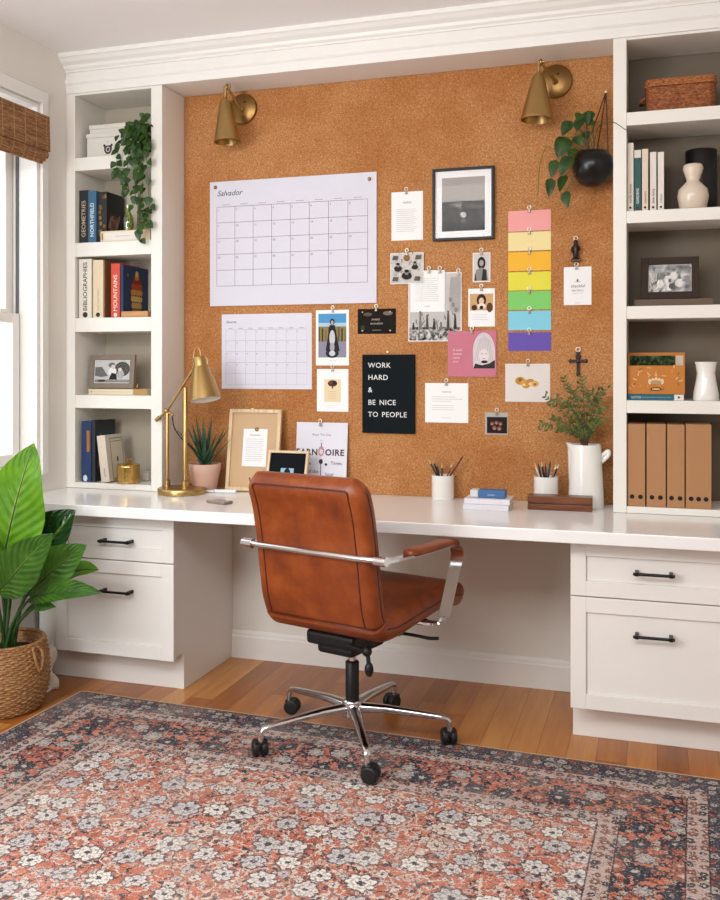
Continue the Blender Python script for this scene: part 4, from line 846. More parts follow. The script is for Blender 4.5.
for tx, ty, dy, w in ((176, 428, -.02, 6), (185, 424, .0, 7), (196, 418, .03, 8), (192, 424, -.03, 7), (203, 419, -.01, 8), (212, 417, .0, 7), (205, 428, -.05, 9), (224, 430, -.03, 6), (230, 427, .0, 6), (231, 439, .02, 6), (216, 436, -.05, 7), (188, 440, -.05, 7)):
    tip = at(tx, ty, Y=pp.y+dy)-Vector(al.location); base = Vector((random.uniform(-.012, .012), random.uniform(-.012, .012), zt*.3)); b = B()
    mid = base.lerp(tip, .45)+Vector(((base.x-tip.x)*.12, 0, -.012)); P = smooth_path([base, mid, tip], 6); rs = []
    for i, (p, s, u) in enumerate(frames(P)):
        k = (1-i/(len(P)-1))**.75*w*m*.55+.0006; rs.append([p+s*(k*cos(a))+u*(k*.45*sin(a)) for a in [2*pi*j/8 for j in range(8)]])
    rings(b, rs); obj('leaf_blade', b, ALOE, al, smooth='all')
# phone and white gadget
p = at(219.5, 503.3, Z=ZT); ph = thing('mobile_phone', 'slim grey phone lying near the desk front edge', 'phone', (p.x, p.y, ZT+.0005), -.35)
b = B(); box(b, -.052, .052, -.026, .026, 0, .011); obj('case', b, plain('phone_case', '8e7a6c', .4, .3), ph, .004, seg=3); b = B(); box(b, -.048, .048, -.023, .023, .0112, .0118); obj('screen', b, plain('phone_glass', 'cfc9c4', .1), ph, .001)
p = at(221, 493, Z=ZT); g = thing('white_gadget', 'slim white rod-shaped gadget lying in front of the leaning kraft frame', 'gadget', (p.x, p.y, ZT+.0005), .12)
b = B(); tube(b, [(-.07, 0, .006), (-.035, 0, .0065), (-.03, 0, .0075), (.055, 0, .0085), (.068, 0, .008)], lambda t: .0055 if t < .35 else .0078, 12); obj('body', b, plain('white_plastic', 'e6e3e0', .3), g, smooth=True)
b = B(); tube(b, [(-.032, 0, .0075), (-.026, 0, .0075)], .0085, 14); obj('collar', b, plain('grey_plastic', 'b9b6b4', .4), g, smooth=True)

# ------------------------------------------------------------------ pencil pots
def cup(label, px, pyb, rp, pyt, Y=None):
    p = at(px, pyb, Z=ZT)
    if Y: p = at(px, 480, Y=Y)
    m = mpp(p); r = rp*m; h = at(px, pyt, Y=p.y).z-ZT
    t = thing('pencil_cup', label, 'cup', (p.x, p.y, ZT+.0005), 0, 'white pencil cups'); b = B(); n = 40; rs = []
    for i in range(13):
        z = h*i/12; rs.append([(cos(2*pi*j/n)*(r+.0016*sin(j*2.1+i*1.7)*sin(j*.9-i)), sin(2*pi*j/n)*(r+.0016*sin(j*2.1+i*1.7)*sin(j*.9-i)), z) for j in range(n)])
    rings(b, rs+[[(cos(2*pi*j/n)*(r-.005), sin(2*pi*j/n)*(r-.005), z) for j in range(n)] for z in (h, .006)]); obj('cup', b, CERAM, t, smooth=True)
    return p, m, r, h
def pencil(cp, r, h, tip, rad, body, point, label, cat='pencil', kind='pencil', grp='pencils and pens in the desk cups', base=None):
    """round-bodied pencil leaning in a cup; tip = point in the room"""
    tip = Vector(tip); c = Vector((cp.x, cp.y, ZT)); rim = tip-c; d2 = Vector((rim.x, rim.y, 0)); foot = c+Vector((-d2.x*.3+random.uniform(-.006, .006), -d2.y*.3+random.uniform(-.006, .006), .009))
    k = max(0, d2.length*.35-(r-.012)); 
    ax = tip-foot; Ln = ax.length; M = ax.to_track_quat('Z', 'Y').to_matrix().to_4x4()
    t = thing(kind, label, cat, tuple(foot), 0, grp); b = B(); lathe(b, [(rad*.9, 0), (rad, .002), (rad, Ln-.02)], 8, M=M); obj('barrel', b, plain('barrel_'+body, body, .4, var=.03), t, smooth=True)
    b = B(); lathe(b, [(rad, Ln-.0199), (rad*.35, Ln-.003), (rad*.1, Ln)], 8, M=M); obj('point', b, plain('point_'+point, point, .6), t, smooth=True)
cp, m, r, h = cup('white textured cup of pencils nearest the chair', 443, 499, 11.2, 475)
for tx, ty, dy, body, pt, lab in ((428.5, 459.5, .0, '26241f', 'c9a878', 'black pencil leaning farthest left in the cup nearest the chair'), (432.5, 459, -.012, '1c1c1e', 'b08a5a', 'black pencil with a sharpened tip, second from left in the cup nearest the chair'), (436, 462, .01, '3a3832', '8d8a84', 'dark grey pencil third from left in the cup nearest the chair'), (442, 463, .0, '4a3a28', 'd9b88a', 'short brown pencil in the middle of the cup nearest the chair'), (452.5, 463, .012, '7a4630', 'd6b48c', 'reddish brown pencil right of the middle in the cup nearest the chair'), (463.5, 455.5, .0, '6a1f1c', '3a1614', 'long dark red pencil leaning right in the cup nearest the chair')):
    pencil(cp, r, h, at(tx, ty, Y=cp.y+dy), .0037, body, pt, lab)
cp2, m2, r2, h2 = cup('white textured cup of pens behind the brown wooden box', 546, 500, 12, 476.3, Y=YW-.1)
for tx, ty, dy, body, pt, lab in ((534.5, 462.5, .0, 'd6c8b4', 'c9a27a', 'pale pencil leaning farthest left in the cup by the pitcher'), (538, 463, -.01, '23242a', '16161a', 'black pen second from left in the cup by the pitcher'), (541.5, 461.5, .012, '1d1f26', 'c4b6a4', 'black pen with a pale tip in the cup by the pitcher'), (545.5, 464, -.012, '1b1d22', '1b1d22', 'short black pen in the middle of the cup by the pitcher'), (550.5, 461, .0, '1f4a66', '12161c', 'blue pen with a dark tip in the cup by the pitcher'), (556.5, 464.5, -.008, '8a6a48', 'e2c8a0', 'brown pencil leaning right in the cup by the pitcher'), (559, 464, .012, '2c2a2a', 'e0d2be', 'pale-tipped dark brush leaning farthest right in the cup by the pitcher')):
    pencil(cp2, r2, h2, at(tx, ty, Y=cp2.y+dy), .0042, body, pt, lab)

# ------------------------------------------------------------------ books
def book(label, loc, th, dep, hgt, cover, rz=0, title=None, tcol='2a2a2a', grp=None, cat='book', lean_y=0., name='book', tsize=None, side=None, spine=None, dot=None):
    """upright book: x thickness, spine facing -y, pages inside the boards"""
    t = thing(name, label, cat, loc, rz, grp); t.rotation_euler.y = lean_y; c = .0022
    m = cover if not isinstance(cover, str) else plain('cloth_'+cover, cover, .6, var=.05, sc=50)
    b = B(); box(b, 0, th, 0, c, 0, hgt); box(b, 0, c, c, dep, 0, hgt); box(b, th-c, th, c, dep, 0, hgt); cv = obj('cover', b, m, t, .0008)
    b = B(); box(b, c, th-c, c, dep-.004, .003, hgt-.003); obj('pages', b, PAGES, t)
    if title or spine or dot:
        ik = Ink()
        if spine: spine(ik, th, hgt)
        if title:
            s = tsize or th*.62; ik.text(title, th/2+s*.33, hgt*.12, s, tcol, rot=pi/2, weight=.0002)
        if dot: ik.oval(th/2, hgt*.055, th*.2, th*.2, dot)
        ik.build('spine_title', cv)
    if side: ik = Ink(); side(ik, dep, hgt); ik.build('cover_art', cv, (th, 0, 0), (0, 0, pi/2))
    return t
LAST = {}
def shelf_book(label, x0, x1, yt, yb, zb, Y, dep, cover, **kw):
    a = at(x0, yb, Y=Y); c = at(x1, yb, Y=Y); top = at((x0+x1)/2, yt, Y=Y).z
    lim = -2.512 if x0 < 300 else RI0+.002
    a.x = max(a.x, lim, LAST.get(round(zb, 3), -9)+.0006); LAST[round(zb, 3)] = a.x+c.x-at(x0, yb, Y=Y).x-.0008
    return book(label, (a.x, Y, zb+.0005), c.x-at(x0, yb, Y=Y).x-.0008, dep, top-zb, cover, **kw)
def flat_book(label, px0, px1, pyt, zb, Y, dep, cover, rz=0, name='book', cat='book', spine=None, grp=None, w=None):
    a = at(px0, 300, Y=Y); c = at(px1, 300, Y=Y); th = at((px0+px1)/2, pyt, Y=Y).z-zb; w = w or c.x-a.x
    t = thing(name, label, cat, (a.x, Y, zb+.0005), rz, grp); k = min(.0025, th*.2); m = plain('cloth_'+cover, cover, .6, var=.05, sc=50) if isinstance(cover, str) else cover
    b = B(); box(b, 0, w, 0, k, 0, th); box(b, 0, w, k, dep, 0, k); box(b, 0, w, k, dep, th-k, th); cv = obj('cover', b, m, t, .0008)
    b = B(); box(b, .003, w-.003, k, dep-.003, k, th-k); obj('pages', b, PAGES, t)
    if spine: ik = Ink(); spine(ik, w, th); ik.build('spine_title', cv)
    return t, th
# notebooks, blue case, wooden box and pitcher on the desk
p = at(463, 509.5, Z=ZT); Yn = p.y
def nbk(i): return lambda ik, w, th: ik.line(.01, th*.5, w-.01, th*.5, .0008, 'c9c4cf')
t1, th1 = flat_book('lower of two white notebooks stacked on the desk', 463, 508.5, 504.8, ZT, Yn, .13, 'dedbe2', name='notebook', cat='notebook', grp='white notebooks on the desk', rz=-.02)
t2, th2 = flat_book('upper of two white notebooks stacked on the desk', 464, 509.5, 499.6, ZT+th1+.001, Yn-.003, .13, 'e4e1e8', name='notebook', cat='notebook', grp='white notebooks on the desk', rz=.015)
z2 = ZT+th1+th2+.0025; Yb2 = Yn+.03; a = at(470, 497, Y=Yb2); c = at(505, 497, Y=Yb2); w = c.x-a.x; th = at(487, 490.3, Y=Yb2).z-z2
t = thing('blue_case', 'blue and white boxed item lying on the white notebooks', 'box', (a.x, Yb2, z2)); b = B(); box(b, w*.235, w, 0, .055, 0, th); cs = obj('sleeve', b, plain('case_blue', '3d6c9c', .5, var=.04), t, .003); b = B(); box(b, 0, w*.23, .001, .054, .001, th-.001); obj('end_cap', b, plain('case_white', 'd8d6d4', .5), t, .003, label='white end cap')
ik = Ink(); ik.text('studio', w*.5, th*.3, th*.4, 'b9cbe0'); ik.build('lettering', cs)
p = at(527.5, 509.5, Z=ZT); Yx = p.y; c = at(592, 509.5, Y=Yx); w = c.x-p.x; hb = at(560, 497, Y=Yx).z-ZT
t = thing('wooden_box', 'low dark brown wooden box in front of the pitcher and pens', 'box', (p.x, Yx, ZT+.0005), .03); b = B(); box(b, 0, w, 0, .07, 0, hb*.42); obj('base', b, WALNUT, t, .002); b = B(); box(b, 0, w, 0, .07, hb*.46, hb); obj('lid', b, WALNUT, t, .003); b = B(); box(b, .003, w-.003, .002, .068, hb*.42, hb*.46); obj('seam', b, plain('dark_seam', '1c0d06', .7), t)
pp = at(586, 503.5, Z=ZT); pp.y = min(pp.y, YW-.085); pp.x = at(586, 500, Y=pp.y).x; m = mpp(pp); h = at(586, 444.5, Y=pp.y).z-ZT; rb = 17.8*m; rt = 14.6*m
pt = thing('pitcher', 'tall white ceramic pitcher holding green sprigs at the right of the desk', 'pitcher', (pp.x, pp.y, ZT+.0005)); b = B(); n = 40; rs = []
for i in range(17):
    t_ = i/16; z = h*t_; r = rb+(rt-rb)*t_**1.2
    if i == 0: r *= .97
    ring = []
    for j in range(n):
        a = 2*pi*j/n; lip = max(0, t_-.84)/.16; sp = max(0, cos(a-pi))**10*lip; ring.append((cos(a)*(r+sp*.022), sin(a)*r, z+sp*.008))
    rs.append(ring)
rs += [[(x*.93, y_*.93, z) for x, y_, z in rs[-1]], [(x*.9, y_*.9, z-.02) for x, y_, z in rs[-1]], [(cos(2*pi*j/n)*rb*.9, sin(2*pi*j/n)*rb*.9, .02) for j in range(n)]]
rings(b, rs); obj('body', b, CERAM, pt, smooth=True)
b = B(); P = smooth_path([(rt*.96, 0, h*.8), (rt+.016, 0, h*.87), (rt+.028, -.002, h*.9), (rt+.026, -.002, h*.83), (rt*1.02, 0, h*.72)], 6); tube(b, P, lambda q: .0085, 10); obj('handle', b, CERAM, pt, smooth='all')
sp = thing('sprig_bunch', 'bunch of small-leaved green sprigs in the white pitcher', 'plant', (pp.x, pp.y, ZT+.03)); random.seed(5)
tips = [(564, 379, 0), (582, 378, -.02), (546, 397, -.03), (603, 391, -.03), (575, 392, .03), (541, 425.5, -.05), (596, 398, .02), (557, 400, .02), (602, 408, -.04), (589, 392, -.05), (553, 418, .03), (568, 402, -.05), (600, 420, -.05), (576, 412, -.06), (560, 428, -.06)]
bl, bs_ = B(), B(); O = Vector(sp.location)
for tx, ty, dy in tips:
    T = at(tx, ty, Y=pp.y+dy)-O; foot = Vector((random.uniform(-.02, .02), random.uniform(-.02, .02), .02)); nk = Vector((T.x*.12, T.y*.2, h-.02)); P = smooth_path([foot, nk, nk.lerp(T, .5)+Vector((T.x*-.08, 0, .012)), T], 8); tube(bs_, P, lambda q: .0016*(1-q)+.0006, 5); N = len(P)
    for i in range(7, N):
        if P[i].z < h-.008 or (i % 2 and 12 < i < N-5): continue
        for sd in (-1, 1):
            d = (P[min(i+1, N-1)]-P[i-1]).normalized(); s = d.cross(Vector((random.uniform(-.5, .5), -1, random.uniform(-.3, .6)))).normalized()*sd
            l = random.uniform(.015, .024); leaf(bl, P[i], P[i]+(s*.8+d*.7).normalized()*l, l*.42, (random.uniform(-.6, .6), -1, random.uniform(0, 1)), .05, .15, 4)
            if random.random() < .12: q = P[i]+(s*.7+d*.9)*.02; leaf(bl, q, q+(s*.3+d*.8+Vector((0, -.4, 0))).normalized()*l, l*.5, (0, -1, .6), .05, .15, 4)
obj('stems', bs_, TWIG, sp, smooth='all'); obj('foliage', bl, SPRIG, sp, smooth='all')

# ------------------------------------------------------------------ hanging planter
hc = at(592.5, 167, Y=YW-.088); m = mpp(hc); r = 20.6*m
hp = thing('hanging_planter', 'glossy black round planter hung on cords beside the right bookcase', 'planter', (hc.x, hc.y, hc.z)); b = B()
lathe(b, [(r*.25, -r*.96), (r*.6, -r*.8), (r*.88, -r*.42), (r, .0), (r*.93, r*.4), (r*.74, r*.72), (r*.7, r*.73), (r*.85, r*.35), (r*.8, 0)], 44); obj('bowl', b, BLKC, hp, smooth='all')
hk = at(606, 92, Y=YW-.02)-hc; cm = plain('cord_brown', '5e4028', .8)
for a in (-2.0, .2, 1.4):
    b = B(); q = Vector((cos(a)*r*.74, sin(a)*r*.74, r*.7)); tube(b, [q, q.lerp(hk, .5)+Vector((0, 0, -.004)), hk], .0027, 6); obj('cord', b, cm, hp, smooth='all')
b = B(); tube(b, [hk+Vector((0, .019, 0)), hk+Vector((0, -.004, 0))], .003, 8); disc_ball(b, tuple(hk+Vector((0, -.004, 0))), .006, .004, .006); obj('hook', b, STEEL, hp, smooth=True)
vp = thing('trailing_plant', 'green trailing plant spilling left from the black hanging planter', 'plant', (hc.x, hc.y, hc.z)); random.seed(3)
b = B(); lathe(b, [(r*.4, .0), (r*.72, r*.45), (r*.05, r*.55)], 24); obj('soil', b, SOIL, vp, smooth=True)
bl, bs_ = B(), B(); top = Vector((0, 0, r*.55))
HV = [((571, 121), (562, 136), 13), ((567, 137), (557, 158), 18), ((572, 156), (560, 176), 15), ((556, 160), (551, 177), 11), ((566, 175), (560, 192), 12), ((551, 178), (549, 197), 10), ((566, 191), (568, 208), 11), ((585, 112), (589, 124), 10), ((592, 111), (586, 124), 10), ((582, 118), (577, 132), 12), ((596, 122), (587, 126), 10), ((580, 113), (577, 121), 9), ((584, 132), (589, 140), 10), ((576, 136), (581, 146), 11), ((575, 148), (571, 160), 12)]
for (ax_, ay), (bx_, by), wd in HV:
    yy = hc.y-random.uniform(-.02, .07); p0 = at(ax_, ay, Y=yy)-hc; p1 = at(bx_, by, Y=yy-.01)-hc
    leaf(bl, p0, p1, wd*m, (random.uniform(-.5, .3), -1, random.uniform(.1, .8)), .06, .12, 8, .62)
    e = Vector((random.uniform(-.03, .01), random.uniform(-.03, .03), r*.5)); mid = (e+p0)/2+Vector((0, 0, .03)); tube(bs_, [e, mid, p0], .0016, 6, 5)
tube(bs_, [top, at(566, 158, Y=hc.y-.05)-hc, at(548, 147, Y=hc.y-.05)-hc, at(540, 165, Y=hc.y-.05)-hc, at(538, 195, Y=hc.y-.05)-hc], .0013, 6, 8); tube(bs_, [top, at(598, 128, Y=hc.y)-hc, at(612, 122, Y=hc.y-.14)-hc, at(626, 130, Y=hc.y-.17)-hc], .0016, 6, 8)
obj('stems', bs_, plain('vine_stem', '4c5a2a', .6), vp, smooth='all'); obj('foliage', bl, IVY, vp, smooth='all')

# ------------------------------------------------------------------ left bookcase contents
zA, zBs, zCs, zD, zE = LZ[0][1], LZ[1][1], LZ[2][1], LZ[3][1], .786
# top shelf
Yo = YB+.06; a = at(87, 150, Y=Yo); hb = at(95, 133.8, Y=Yo).z-zA; wb = .30
t = thing('storage_box', 'larger white lidded box with a dark emblem on the top left shelf', 'box', (a.x, Yo, zA+.0005)); b = B(); box(b, 0, wb, 0, .16, 0, hb-.02); bd_ = obj('body', b, plain('box_white', 'd6d0c6', .6, var=.02), t, .002); b = B(); box(b, -.003, wb+.003, -.003, .163, hb-.02, hb); obj('lid', b, plain('box_white', 'd6d0c6', .6), t, .002)
ik = Ink(); e0 = at(108, 149.5, Y=Yo); u, v = e0.x-a.x, e0.z-zA; ik.poly([(u-.02, v+.018), (u+.02, v+.018), (u+.02, v-.004), (u+.012, v-.018), (u, v-.022), (u-.012, v-.018), (u-.02, v-.004)], '3a3638'); ik.oval(u, v, .011, .013, 'c9c2b8'); ik.oval(u, v, .007, .009, '45414a'); ik.rect(u-.024, v+.014, u-.014, v+.024, '3a3638'); ik.rect(u+.014, v+.014, u+.024, v+.024, '3a3638'); ik.oval(u, v+.036, .003, .004, 'a9a298'); ik.build('emblem', bd_)
a2 = at(89.5, 128, Y=Yo+.015); h2_ = at(100, 123.2, Y=Yo).z-at(100, 132.6, Y=Yo).z
t = thing('storage_box', 'smaller plain white box stacked on the emblem box, top left shelf', 'box', (a2.x, Yo+.015, zA+hb+.001)); b = B(); box(b, 0, .24, 0, .13, 0, h2_*.55); obj('body', b, plain('box_white', 'd6d0c6', .6), t, .002); b = B(); box(b, -.002, .242, -.002, .132, h2_*.55, h2_); obj('lid', b, plain('box_white', 'd6d0c6', .6), t, .002)
# trailing ivy
iv = at(139, 150, Y=YB+.055); r = .03; ivx = -2.165
pot = thing('plant_pot', 'small dark pot of the trailing ivy on the top left shelf', 'pot', (ivx, YB+.033, zA+.0005)); b = B(); lathe(b, [(.022, 0), (.028, .06), (.03, .062), (.03, .075), (.026, .075), (.024, .04)], 28); obj('pot', b, plain('dark_pot', '2a2723', .6), pot, smooth=True)
ivp = thing('ivy_plant', 'trailing green ivy hanging down over the left bookcase shelves', 'plant', (ivx, YB+.033, zA+.05)); O = Vector(ivp.location); random.seed(11)
bl, bs_ = B(), B()
def hang(pts):
    P = [at(x, y_, Y=yy)-O for x, y_, yy in pts]; S = smooth_path([Vector((0, 0, .015))]+P, 9); tube(bs_, S, .0013, 5); return S
def ileaf(p, l):
    a = random.uniform(-.9, .9); d = Vector((sin(a), random.uniform(-.4, .1), -cos(a))); leaf(bl, p, p+d*l, l*.92, (random.uniform(-.5, .5), -1, random.uniform(-.1, .6)), .05, .1, 6, .55)
F = YB-.02
strands = [[(145, 135, F), (147, 165, F), (149, 200, F), (148, 222, F)], [(140, 130, F), (140, 160, F), (140, 195, F-.01), (139, 240, F-.01)], [(133, 128, F), (129, 150, F), (127, 175, F), (129, 190, F)], [(128, 126, F+.01), (121, 140, F), (117, 158, F), (117, 173, F)], [(147, 118, F+.02), (148, 112, F+.02)], [(143, 128, F), (144, 150, F-.01), (142, 180, F-.01), (144, 210, F)], [(135, 125, F), (134, 145, F-.01), (136, 170, F-.01), (135, 205, F)]]
for S in strands:
    P = hang(S)
    for i in range(4, len(P), 2):
        off = Vector((random.uniform(-.018, .018), random.uniform(-.015, .005), random.uniform(-.01, .01))); ileaf(P[i]+off, random.uniform(.028, .044))
for i in range(44): ileaf(at(random.uniform(124, 150), random.uniform(120, 150), Y=F+random.uniform(-.015, .04))-O, random.uniform(.032, .048))
leaf(bl, at(138, 229, Y=F-.01)-O, at(139.5, 241.5, Y=F-.01)-O, .034, (.1, -1, .1), .04, .1, 6, .55)
obj('stems', bs_, plain('vine_stem', '4c5a2a', .6), ivp, smooth='all'); obj('foliage', bl, IVY, ivp, smooth='all')
# second shelf
Y2 = YB+.03; G2 = 'dark books on the second left shelf'
shelf_book('black book at the far left of the second left shelf', 78, 87, 190.5, 243, zBs, Y2, .16, '1b1c20', title='GEOMETRIES', tcol='b9a98c', grp=G2)
shelf_book('blue book with pale title beside the black one, second left shelf', 87.2, 95.3, 191, 243, zBs, Y2, .16, '34607e', title='NORTHFIELD', tcol='d9e2e6', grp=G2)
def camo(ik, w, h):
    for i in range(14): ik.oval(random.uniform(.1, .9)*w, random.uniform(.08, .92)*h, w*.16, h*.04, random.choice(['8a6a34', '5e4a2a', '3a3a34', '76592f']))
shelf_book('black book with gold mottled spine, third on the second left shelf', 95.6, 104.6, 192, 243, zBs, Y2+.012, .15, '16171a', spine=camo, grp=G2)
Ya = YB+.2; a = at(108, 230, Y=Ya); t = thing('album', 'pale upright album at the back of the second left shelf behind the ivy', 'book', (a.x, Ya, zBs+.0022)); t.rotation_euler.x = -.06; b = B(); box(b, 0, .15, 0, .012, 0, at(110, 195, Y=Ya).z-zBs); obj('cover', b, plain('album_cloth', 'cfc4b2', .7), t, .001); b = B(); box(b, .003, .147, .0122, .022, .003, at(110, 196, Y=Ya).z-zBs); obj('pages', b, PAGES, t)
def lbl(ik, w, th): ik.rect(w*.08, th*.12, w*.78, th*.88, 'ded6cc'); ik.line(w*.3, th*.5, w*.6, th*.5, .0022, 'a9a29a'); ik.rect(w*.025, th*.2, w*.045, th*.8, '4a3a2c')
t, thb = flat_book('cream boxed book lying flat under the glass vase, second left shelf', 100.5, 150, 230.3, zBs, YB+.02, .12, 'd9c29c', spine=lbl)
zt = zBs+thb+.001; v = at(128, 226, Y=YB+.07); b = B(); hv = at(128, 206, Y=YB+.07).z-zt; lathe(b, [(.012, 0), (.02, .004), (.026, hv*.3), (.024, hv*.55), (.012, hv*.78), (.014, hv), (.011, hv), (.009, hv*.78), (.02, hv*.5), (.02, .01)], 28)
tag(obj('glass_vase', b, GREENGL, smooth=True, loc=(v.x, v.y, zt)), 'small yellow-green glass vase behind the ivy strands', 'vase')
v = at(114, 226, Y=YB+.06); b = B(); random.seed(2)
for i in range(11):
    a = random.uniform(-.9, .9); p0 = Vector((random.uniform(-.004, .004), 0, .002)); p1 = p0+Vector((sin(a)*.035, random.uniform(-.02, .02), .045+.03*random.random())); leaf(b, p0, p1, .022, (random.uniform(-1, 1), -1, 0), .15, .3, 6, .9, .2)
o = obj('dried_leaf', b, plain('dried_leaf', '4b2f1e', .8, var=.25), smooth='all', loc=(v.x, v.y, zt)); tag(o, 'curled brown dried leaf left of the glass vase', 'dried leaf')
# third shelf
Y3 = YB+.02; G3 = 'books on the third left shelf'
shelf_book('thick white book with black title at the left of the third left shelf', 79, 91.6, 259, 318, zCs, Y3, .18, 'dcd4c6', title='BIBLIOGRAPHIES', tcol='2a2624', grp=G3, dot='3a3430', tsize=.03)
shelf_book('cream book with faint title beside the thick white book', 93, 103.2, 260, 318, zCs, Y3+.003, .19, plain('cream_cloth', 'd9c7a6', .6), title='hand made letters', tcol='a3927a', grp=G3, dot='3a3430', side=lambda ik, w, h: ik.rect(.012, .001, w-.001, h-.001, '8d5f3a'), tsize=.014)
shelf_book('red book with white title on the third left shelf', 111, 120, 263.5, 318, zCs, Y3+.02, .17, 'c9452f', title='MOUNTAINS', tcol='f0d8cc', grp=G3, dot='f0d8cc')
def crown(ik, w, h):
    cx = w*.52
    for v_, n_, wd_, c in ((.12, 5, .30, 'a8782e'), (.25, 5, .36, 'c79a52'), (.38, 6, .40, 'd2a868'), (.5, 6, .42, 'c08a40'), (.62, 5, .38, 'a84a22'), (.72, 4, .28, '8c3018'), (.8, 2, .1, 'b8803a'), (.86, 1, .0, 'd2a868')):
        for i in range(n_): ik.oval(cx+(i-(n_-1)/2)*wd_*w/max(n_, 1), h*v_, w*.06, h*.06, c)
    for i in range(4): ik.oval(cx+(i-1.5)*w*.1, h*.44, w*.02, h*.02, '2a1a16')
    ik.oval(w*.16, h*.82, w*.03, h*.03, '8a6a4a')
shelf_book('dark blue book with an ornate gold and red cover, right on the third left shelf', 120.6, 123.4, 265, 318, zCs, Y3+.01, .215, '14284e', side=crown, grp=G3)
a = at(124, 316, Y=YB+.03); c = at(150.6, 316, Y=YB+.03); h_ = at(137, 311.5, Y=YB+.03).z-zCs; o = bxo('wooden_block', 0, c.x-a.x, 0, .03, 0, h_, TANWOOD, None, .002); o.location = (a.x, YB+.006, zCs+.0005); tag(o, 'small honey wood block before the dark blue book', 'block')
# fourth shelf
def lbl2(ik, w, th): ik.rect(w*.03, th*.1, w*.76, th*.9, 'd9cbb0'); ik.line(w*.08, th*.5, w*.7, th*.5, .001, 'c0ae8e'); ik.rect(w*.765, .0005, w-.0005, th-.0005, 'b08a58'); ik.oval(w*.05, th*.5, .003, .003, '6a563c')
t, thb = flat_book('cream book lying flat under the grey photo frame, fourth left shelf', 88.5, 147, 389.3, zD, YB+.05, .14, 'd8c6a4', spine=lbl2)
def group2(ik, w, h):
    ik.rect(-w/2, -h/2, w/2, h/2, 'c4c1bf'); ik.poly([(-w/2, -h*.2), (-w/2, h*.2), (-w*.3, h*.22), (-w*.12, -.02), (-w*.3, -h*.25)], '6c6967'); ik.oval(w*.28, h*.12, w*.22, h*.34, '4a4745'); ik.oval(-w*.02, h*.3, w*.1, h*.12, '6a6765'); ik.oval(0, -.0, w*.12, h*.2, 'e2dfdc'); ik.oval(w*.02, h*.22, w*.06, h*.1, 'cfc8c2'); ik.poly([(-w*.12, -h/2), (-w*.02, -h*.05), (w*.12, -h*.1), (w*.16, -h/2)], '1e1c1b'); ik.oval(w*.24, -h*.12, w*.1, h*.2, 'aaa6a2'); ik.oval(w*.22, h*.1, w*.05, h*.08, 'd6d0ca'); ik.rect(-w/2, -h/2, w/2, -h*.36, '8a8784'); ik.oval(-w*.3, -h*.42, w*.12, h*.05, '3c3a38')
Yf = YB+.1; a = at(90, 380, Y=Yf); c = at(135, 380, Y=Yf); zb = zD+thb+.002; hf = at(112, 355, Y=Yf+.02).z-zb
frame('framed_photo', 'grey-brown photo frame standing on the flat cream book, fourth left shelf', ((a.x+c.x)/2, Yf, zb), c.x-a.x, hf, .024, .016, plain('taupe_wood', '7d6e60', .5, var=.08), PAPER, group2, .003, tilt=-.1)
v = at(137.5, 387, Y=YB+.085); b = B(); lathe(b, [(.006, 0), (.007, .003), (.0035, .008), (.005, .015), (.003, .022), (.0045, .027), (.001, .032)], 12); tag(obj('figurine', b, BRASS2, smooth=True, loc=(v.x, v.y, zb-.0005)), 'tiny brass figurine beside the grey-brown photo frame', 'figurine')
# bottom shelf
shelf_book('tall navy book at the left of the lowest left shelf', 81.5, 91.2, 421.5, 482, zE, YB+.02, .16, '14305a', spine=lambda ik, th, h: (ik.rect(th*.55, h*.5, th*.85, h*.85, 'a86a34'), ik.oval(th*.4, h*.06, th*.22, th*.3, 'c9d2dc')))
shelf_book('dark charcoal book with a copper streak beside the tall navy book', 91.6, 95, 421, 482, zE, YB+.025, .165, '23262e', side=lambda ik, w, h: (ik.rect(.01, h*.6, w*.98, h*.82, '34485a'), ik.poly([(.02, h*.2), (.05, h*.35), (.06, h*.75), (.04, h*.8)], 'a8642e')))
la = at(101.5, 481, Y=YB+.012); la.z = zE
h_ = at(97, 436, Y=YB+.012).z-zE
t = book('cream book leaning left on the lowest left shelf, framed motif on its cover', (la.x, YB+.012, zE+.001), .042, .145, h_, plain('cream_linen', 'cdc3b2', .7, var=.04), lean_y=-.12, title='archive', tcol='8d8272', tsize=.013, side=lambda ik, w, h: (ik.rect(w*.22, h*.03, w*.95, h*.93, 'a3967f'), ik.rect(w*.27, h*.06, w*.9, h*.9, 'd3c9b8'), ik.line(w*.3, h*.85, w*.87, h*.85, .003, '6e6450'), ik.oval(w*.58, h*.46, w*.05, h*.06, '5e564a'), ik.line(w*.58, h*.3, w*.58, h*.4, .002, '5e564a')))
g = at(128.5, 482.5, Y=YB+.02); m = mpp(g); r = 11.2*m; h_ = at(128, 465.5, Y=g.y).z-zE
g.x = at(128.5, 475, Y=YB+.045).x
gt = thing('gold_pot', 'small hammered gold pot with a bow-topped lid, lowest left shelf', 'container', (g.x, YB+.045, zE+.0005)); b = B(); n = 36
rings(b, [[(cos(2*pi*j/n)*(r+.0014*sin(j*1.9+i*2.3)), sin(2*pi*j/n)*(r+.0014*sin(j*1.9+i*2.3)), h_*i/9) for j in range(n)] for i in range(10)]); obj('body', b, GOLD, gt, smooth='all')
b = B(); lathe(b, [(r*1.02, h_), (r*1.02, h_+.003), (r*.6, h_+.006), (.003, h_+.007)], 30); ld = obj('lid', b, GOLD, gt, smooth=True); b = B(); tube(b, [(0, 0, h_+.006), (-.014, 0, h_+.014), (-.008, 0, h_+.024), (0, 0, h_+.012), (.008, 0, h_+.028), (.016, 0, h_+.016), (0, 0, h_+.008)], .003, 8, 6); tube(b, [(0, 0, h_+.006), (.002, 0, h_+.035)], .002, 6); obj('knob', b, BRASS2, ld, smooth='all')
